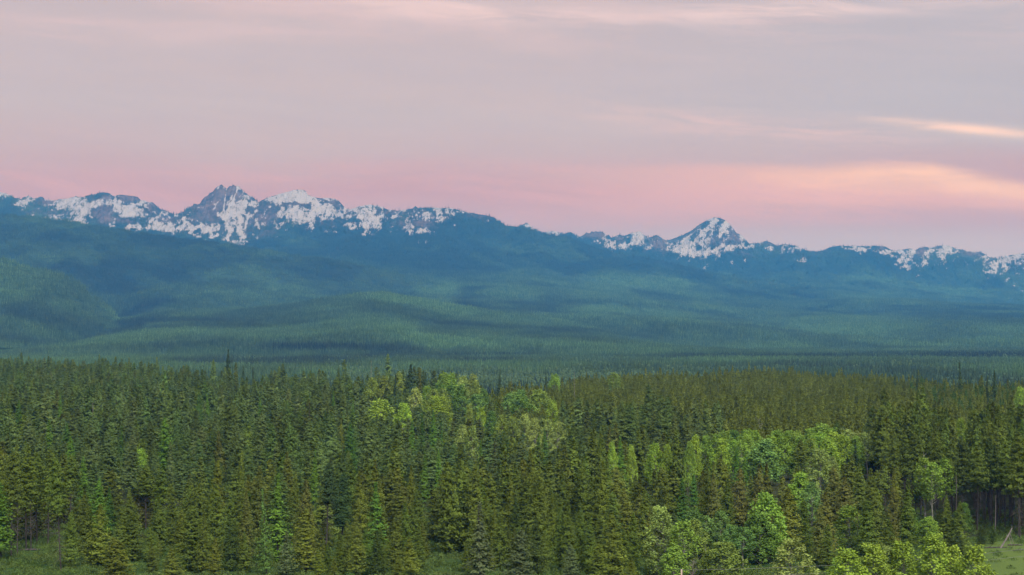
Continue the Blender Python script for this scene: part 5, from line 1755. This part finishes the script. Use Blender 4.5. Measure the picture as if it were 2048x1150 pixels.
LOGS = [(62, 1101, 4.2, 0.20, 6, 'dark fallen log lying across the left clearing'), (48, 1126, 2.6, 0.12, -4, 'thin fallen stem on the grass below the left clearing log'), (1992, 1096, 5.0, 0.13, 4, 'fallen stem at the foot of the leaning dead tree'),
        (2030, 1091, 3.2, 0.16, -8, 'short thick log right of the leaning dead tree'), (2038, 1101, 3.0, 0.10, 15, 'thin bare branch lying on the meadow near the right edge'), (660, 1092, 2.8, 0.12, 10, 'fallen log in the small shaded gap'),
        (862, 1112, 2.6, 0.14, -12, 'short log at the left rim of the grass gap')]
for (px, yb_, ln_, r_, ang, lab) in LOGS:
    px_, py_ = at(px, yb_)
    zz = float(ground_z(px_, py_))
    a = radians(ang)
    root = bpy.data.objects.new('fallen_log', None)
    COL.objects.link(root)
    root.location = (px_, py_, zz)
    root.rotation_euler = (0, 0, a)
    root['label'], root['category'], root['group'] = lab, 'log', 'fallen logs on the clearings'
    g = Geo()
    g.tube([(-ln_ / 2, 0, r_ * 0.8), (-ln_ / 6, 0.06, r_ * 1.1), (ln_ / 5, -0.05, r_ * 1.3), (ln_ / 2, 0, r_ * 1.0)], [r_, r_ * .95, r_ * .8, r_ * .55], 8)
    link('trunk', g.mesh('trunk', [M_DEADTWIG]), root)
    g = Geo()
    for k in range(7):
        t = rng.uniform(-0.45, 0.5)
        d = np.array([rng.uniform(-.5, .8), rng.uniform(-1, 1), rng.uniform(0.1, 1.0)])
        p0 = np.array([t * ln_, 0, r_])
        g.tube([p0, p0 + d * 0.4, p0 + d * rng.uniform(.6, 1.1)], [.04, .03, .012], 4)
    link('branches', g.mesh('branches', [M_DEADTWIG]), root)

# utility pole below the white trunked aspen; only its head shows over the bottom edge
PX, PY = (1363 - 1024) / F * 318.0, 318.0
PH = CAM_H + (HZ - 1138.5) / F * PY
root = bpy.data.objects.new('utility_pole', None)
COL.objects.link(root)
root.location = (PX, PY, 0)
root['label'], root['category'] = 'weathered wooden utility pole top at the bottom edge below the cottonwoods', 'utility pole'
g = Geo()
g.tube([(0, 0, -0.5), (0, 0, PH * 0.5), (0, 0, PH)], [0.17, 0.15, 0.125], 12)
link('post', g.mesh('post', [M_POLE], True), root)
for dz in (0.12, 1.35):
    g = Geo()
    g.tube([(0.12, 0, PH - dz), (0.19, 0, PH - dz), (0.21, 0, PH - dz), (0.27, 0, PH - dz)], [0.05, 0.03, 0.06, 0.04], 8)
    link('insulator', g.mesh('insulator', [M_WIRE], True), root)
for k, (dz, lab) in enumerate(((0.12, 'upper thin power line strung from the pole towards the bottom right'), (1.35, 'lower thin power line strung from the pole towards the bottom right'))):
    p0 = np.array([PX + 0.27, PY, PH - dz])
    p1 = np.array([PX + 62.0, PY + 26.0, PH - dz + 0.5])
    g = Geo()
    ts = np.linspace(0, 1, 25)
    g.tube([p0 + (p1 - p0) * t - np.array([0, 0, 0.75 * 4 * t * (1 - t)]) for t in ts], np.full(25, 0.022), 5)
    link('power_line', g.mesh('power_line', [M_WIRE]), None, label=lab, category='power line', group='power lines at the bottom edge')

# undergrowth: weeds, seedlings and low shrubs on the clearings and under the front trees
TUFT = []
for k in range(5):
    rg = np.random.default_rng(500 + k)
    n_ = 90
    p_ = rg.normal(0, 1, (n_, 3)) * np.array([0.42, 0.42, 0.0])
    p_[:, 2] = rg.uniform(0.0, 0.75, n_) * np.exp(-(p_[:, 0] ** 2 + p_[:, 1] ** 2) * 1.4)
    nrm = p_ * np.array([1, 1, 0]) + np.array([0, 0, 0.5])
    g = Geo()
    L_ = rg.uniform(0.16, 0.34, n_)
    g.leaves(p_, np.stack([rg.normal(0, .5, n_), rg.normal(0, .5, n_), np.full(n_, 1.0)], -1), L_, L_ * 0.5, rg, 0, rg.uniform(.75, 1.25, n_), nrm, 0.6)
    TUFT.append(source('weed_clump', g.mesh('weed_clump', [M_LEAF_I])))
n_ = 16000
uy = rng.uniform(374, 520, n_)
ux = uy * rng.uniform(-0.272, 0.272, n_)
cc = col_of(ux, uy)
dens = 0.35 + 0.9 * (fbm(ux / 9, uy / 9, 133, 3) > 0.5)
dens = np.where((cc > 1940) & (uy < 440), dens * 0.10, dens)
okk = rng.uniform(0, 1, n_) < dens
ux, uy, cc = ux[okk], uy[okk], cc[okk]
hue = fbm(ux / 6, uy / 6, 144, 3)[:, None]
tint_ = np.array([[0.060, 0.115, 0.026]]) * (1 - hue) + np.array([[0.130, 0.175, 0.050]]) * hue
tint_ = tint_ * rng.uniform(0.8, 1.25, (len(ux), 1))
s_ = rng.uniform(0.5, 1.5, len(ux))
scatter('undergrowth', 'weeds and low shrubs on the clearings and under the front trees', np.stack([ux, uy, ground_z(ux, uy)], -1), np.stack([s_, s_, s_ * rng.uniform(.6, 1.3, len(ux))], -1),
        rng.uniform(0, 6.28, len(ux)), rng.integers(0, 5, len(ux)), tint_, TUFT)
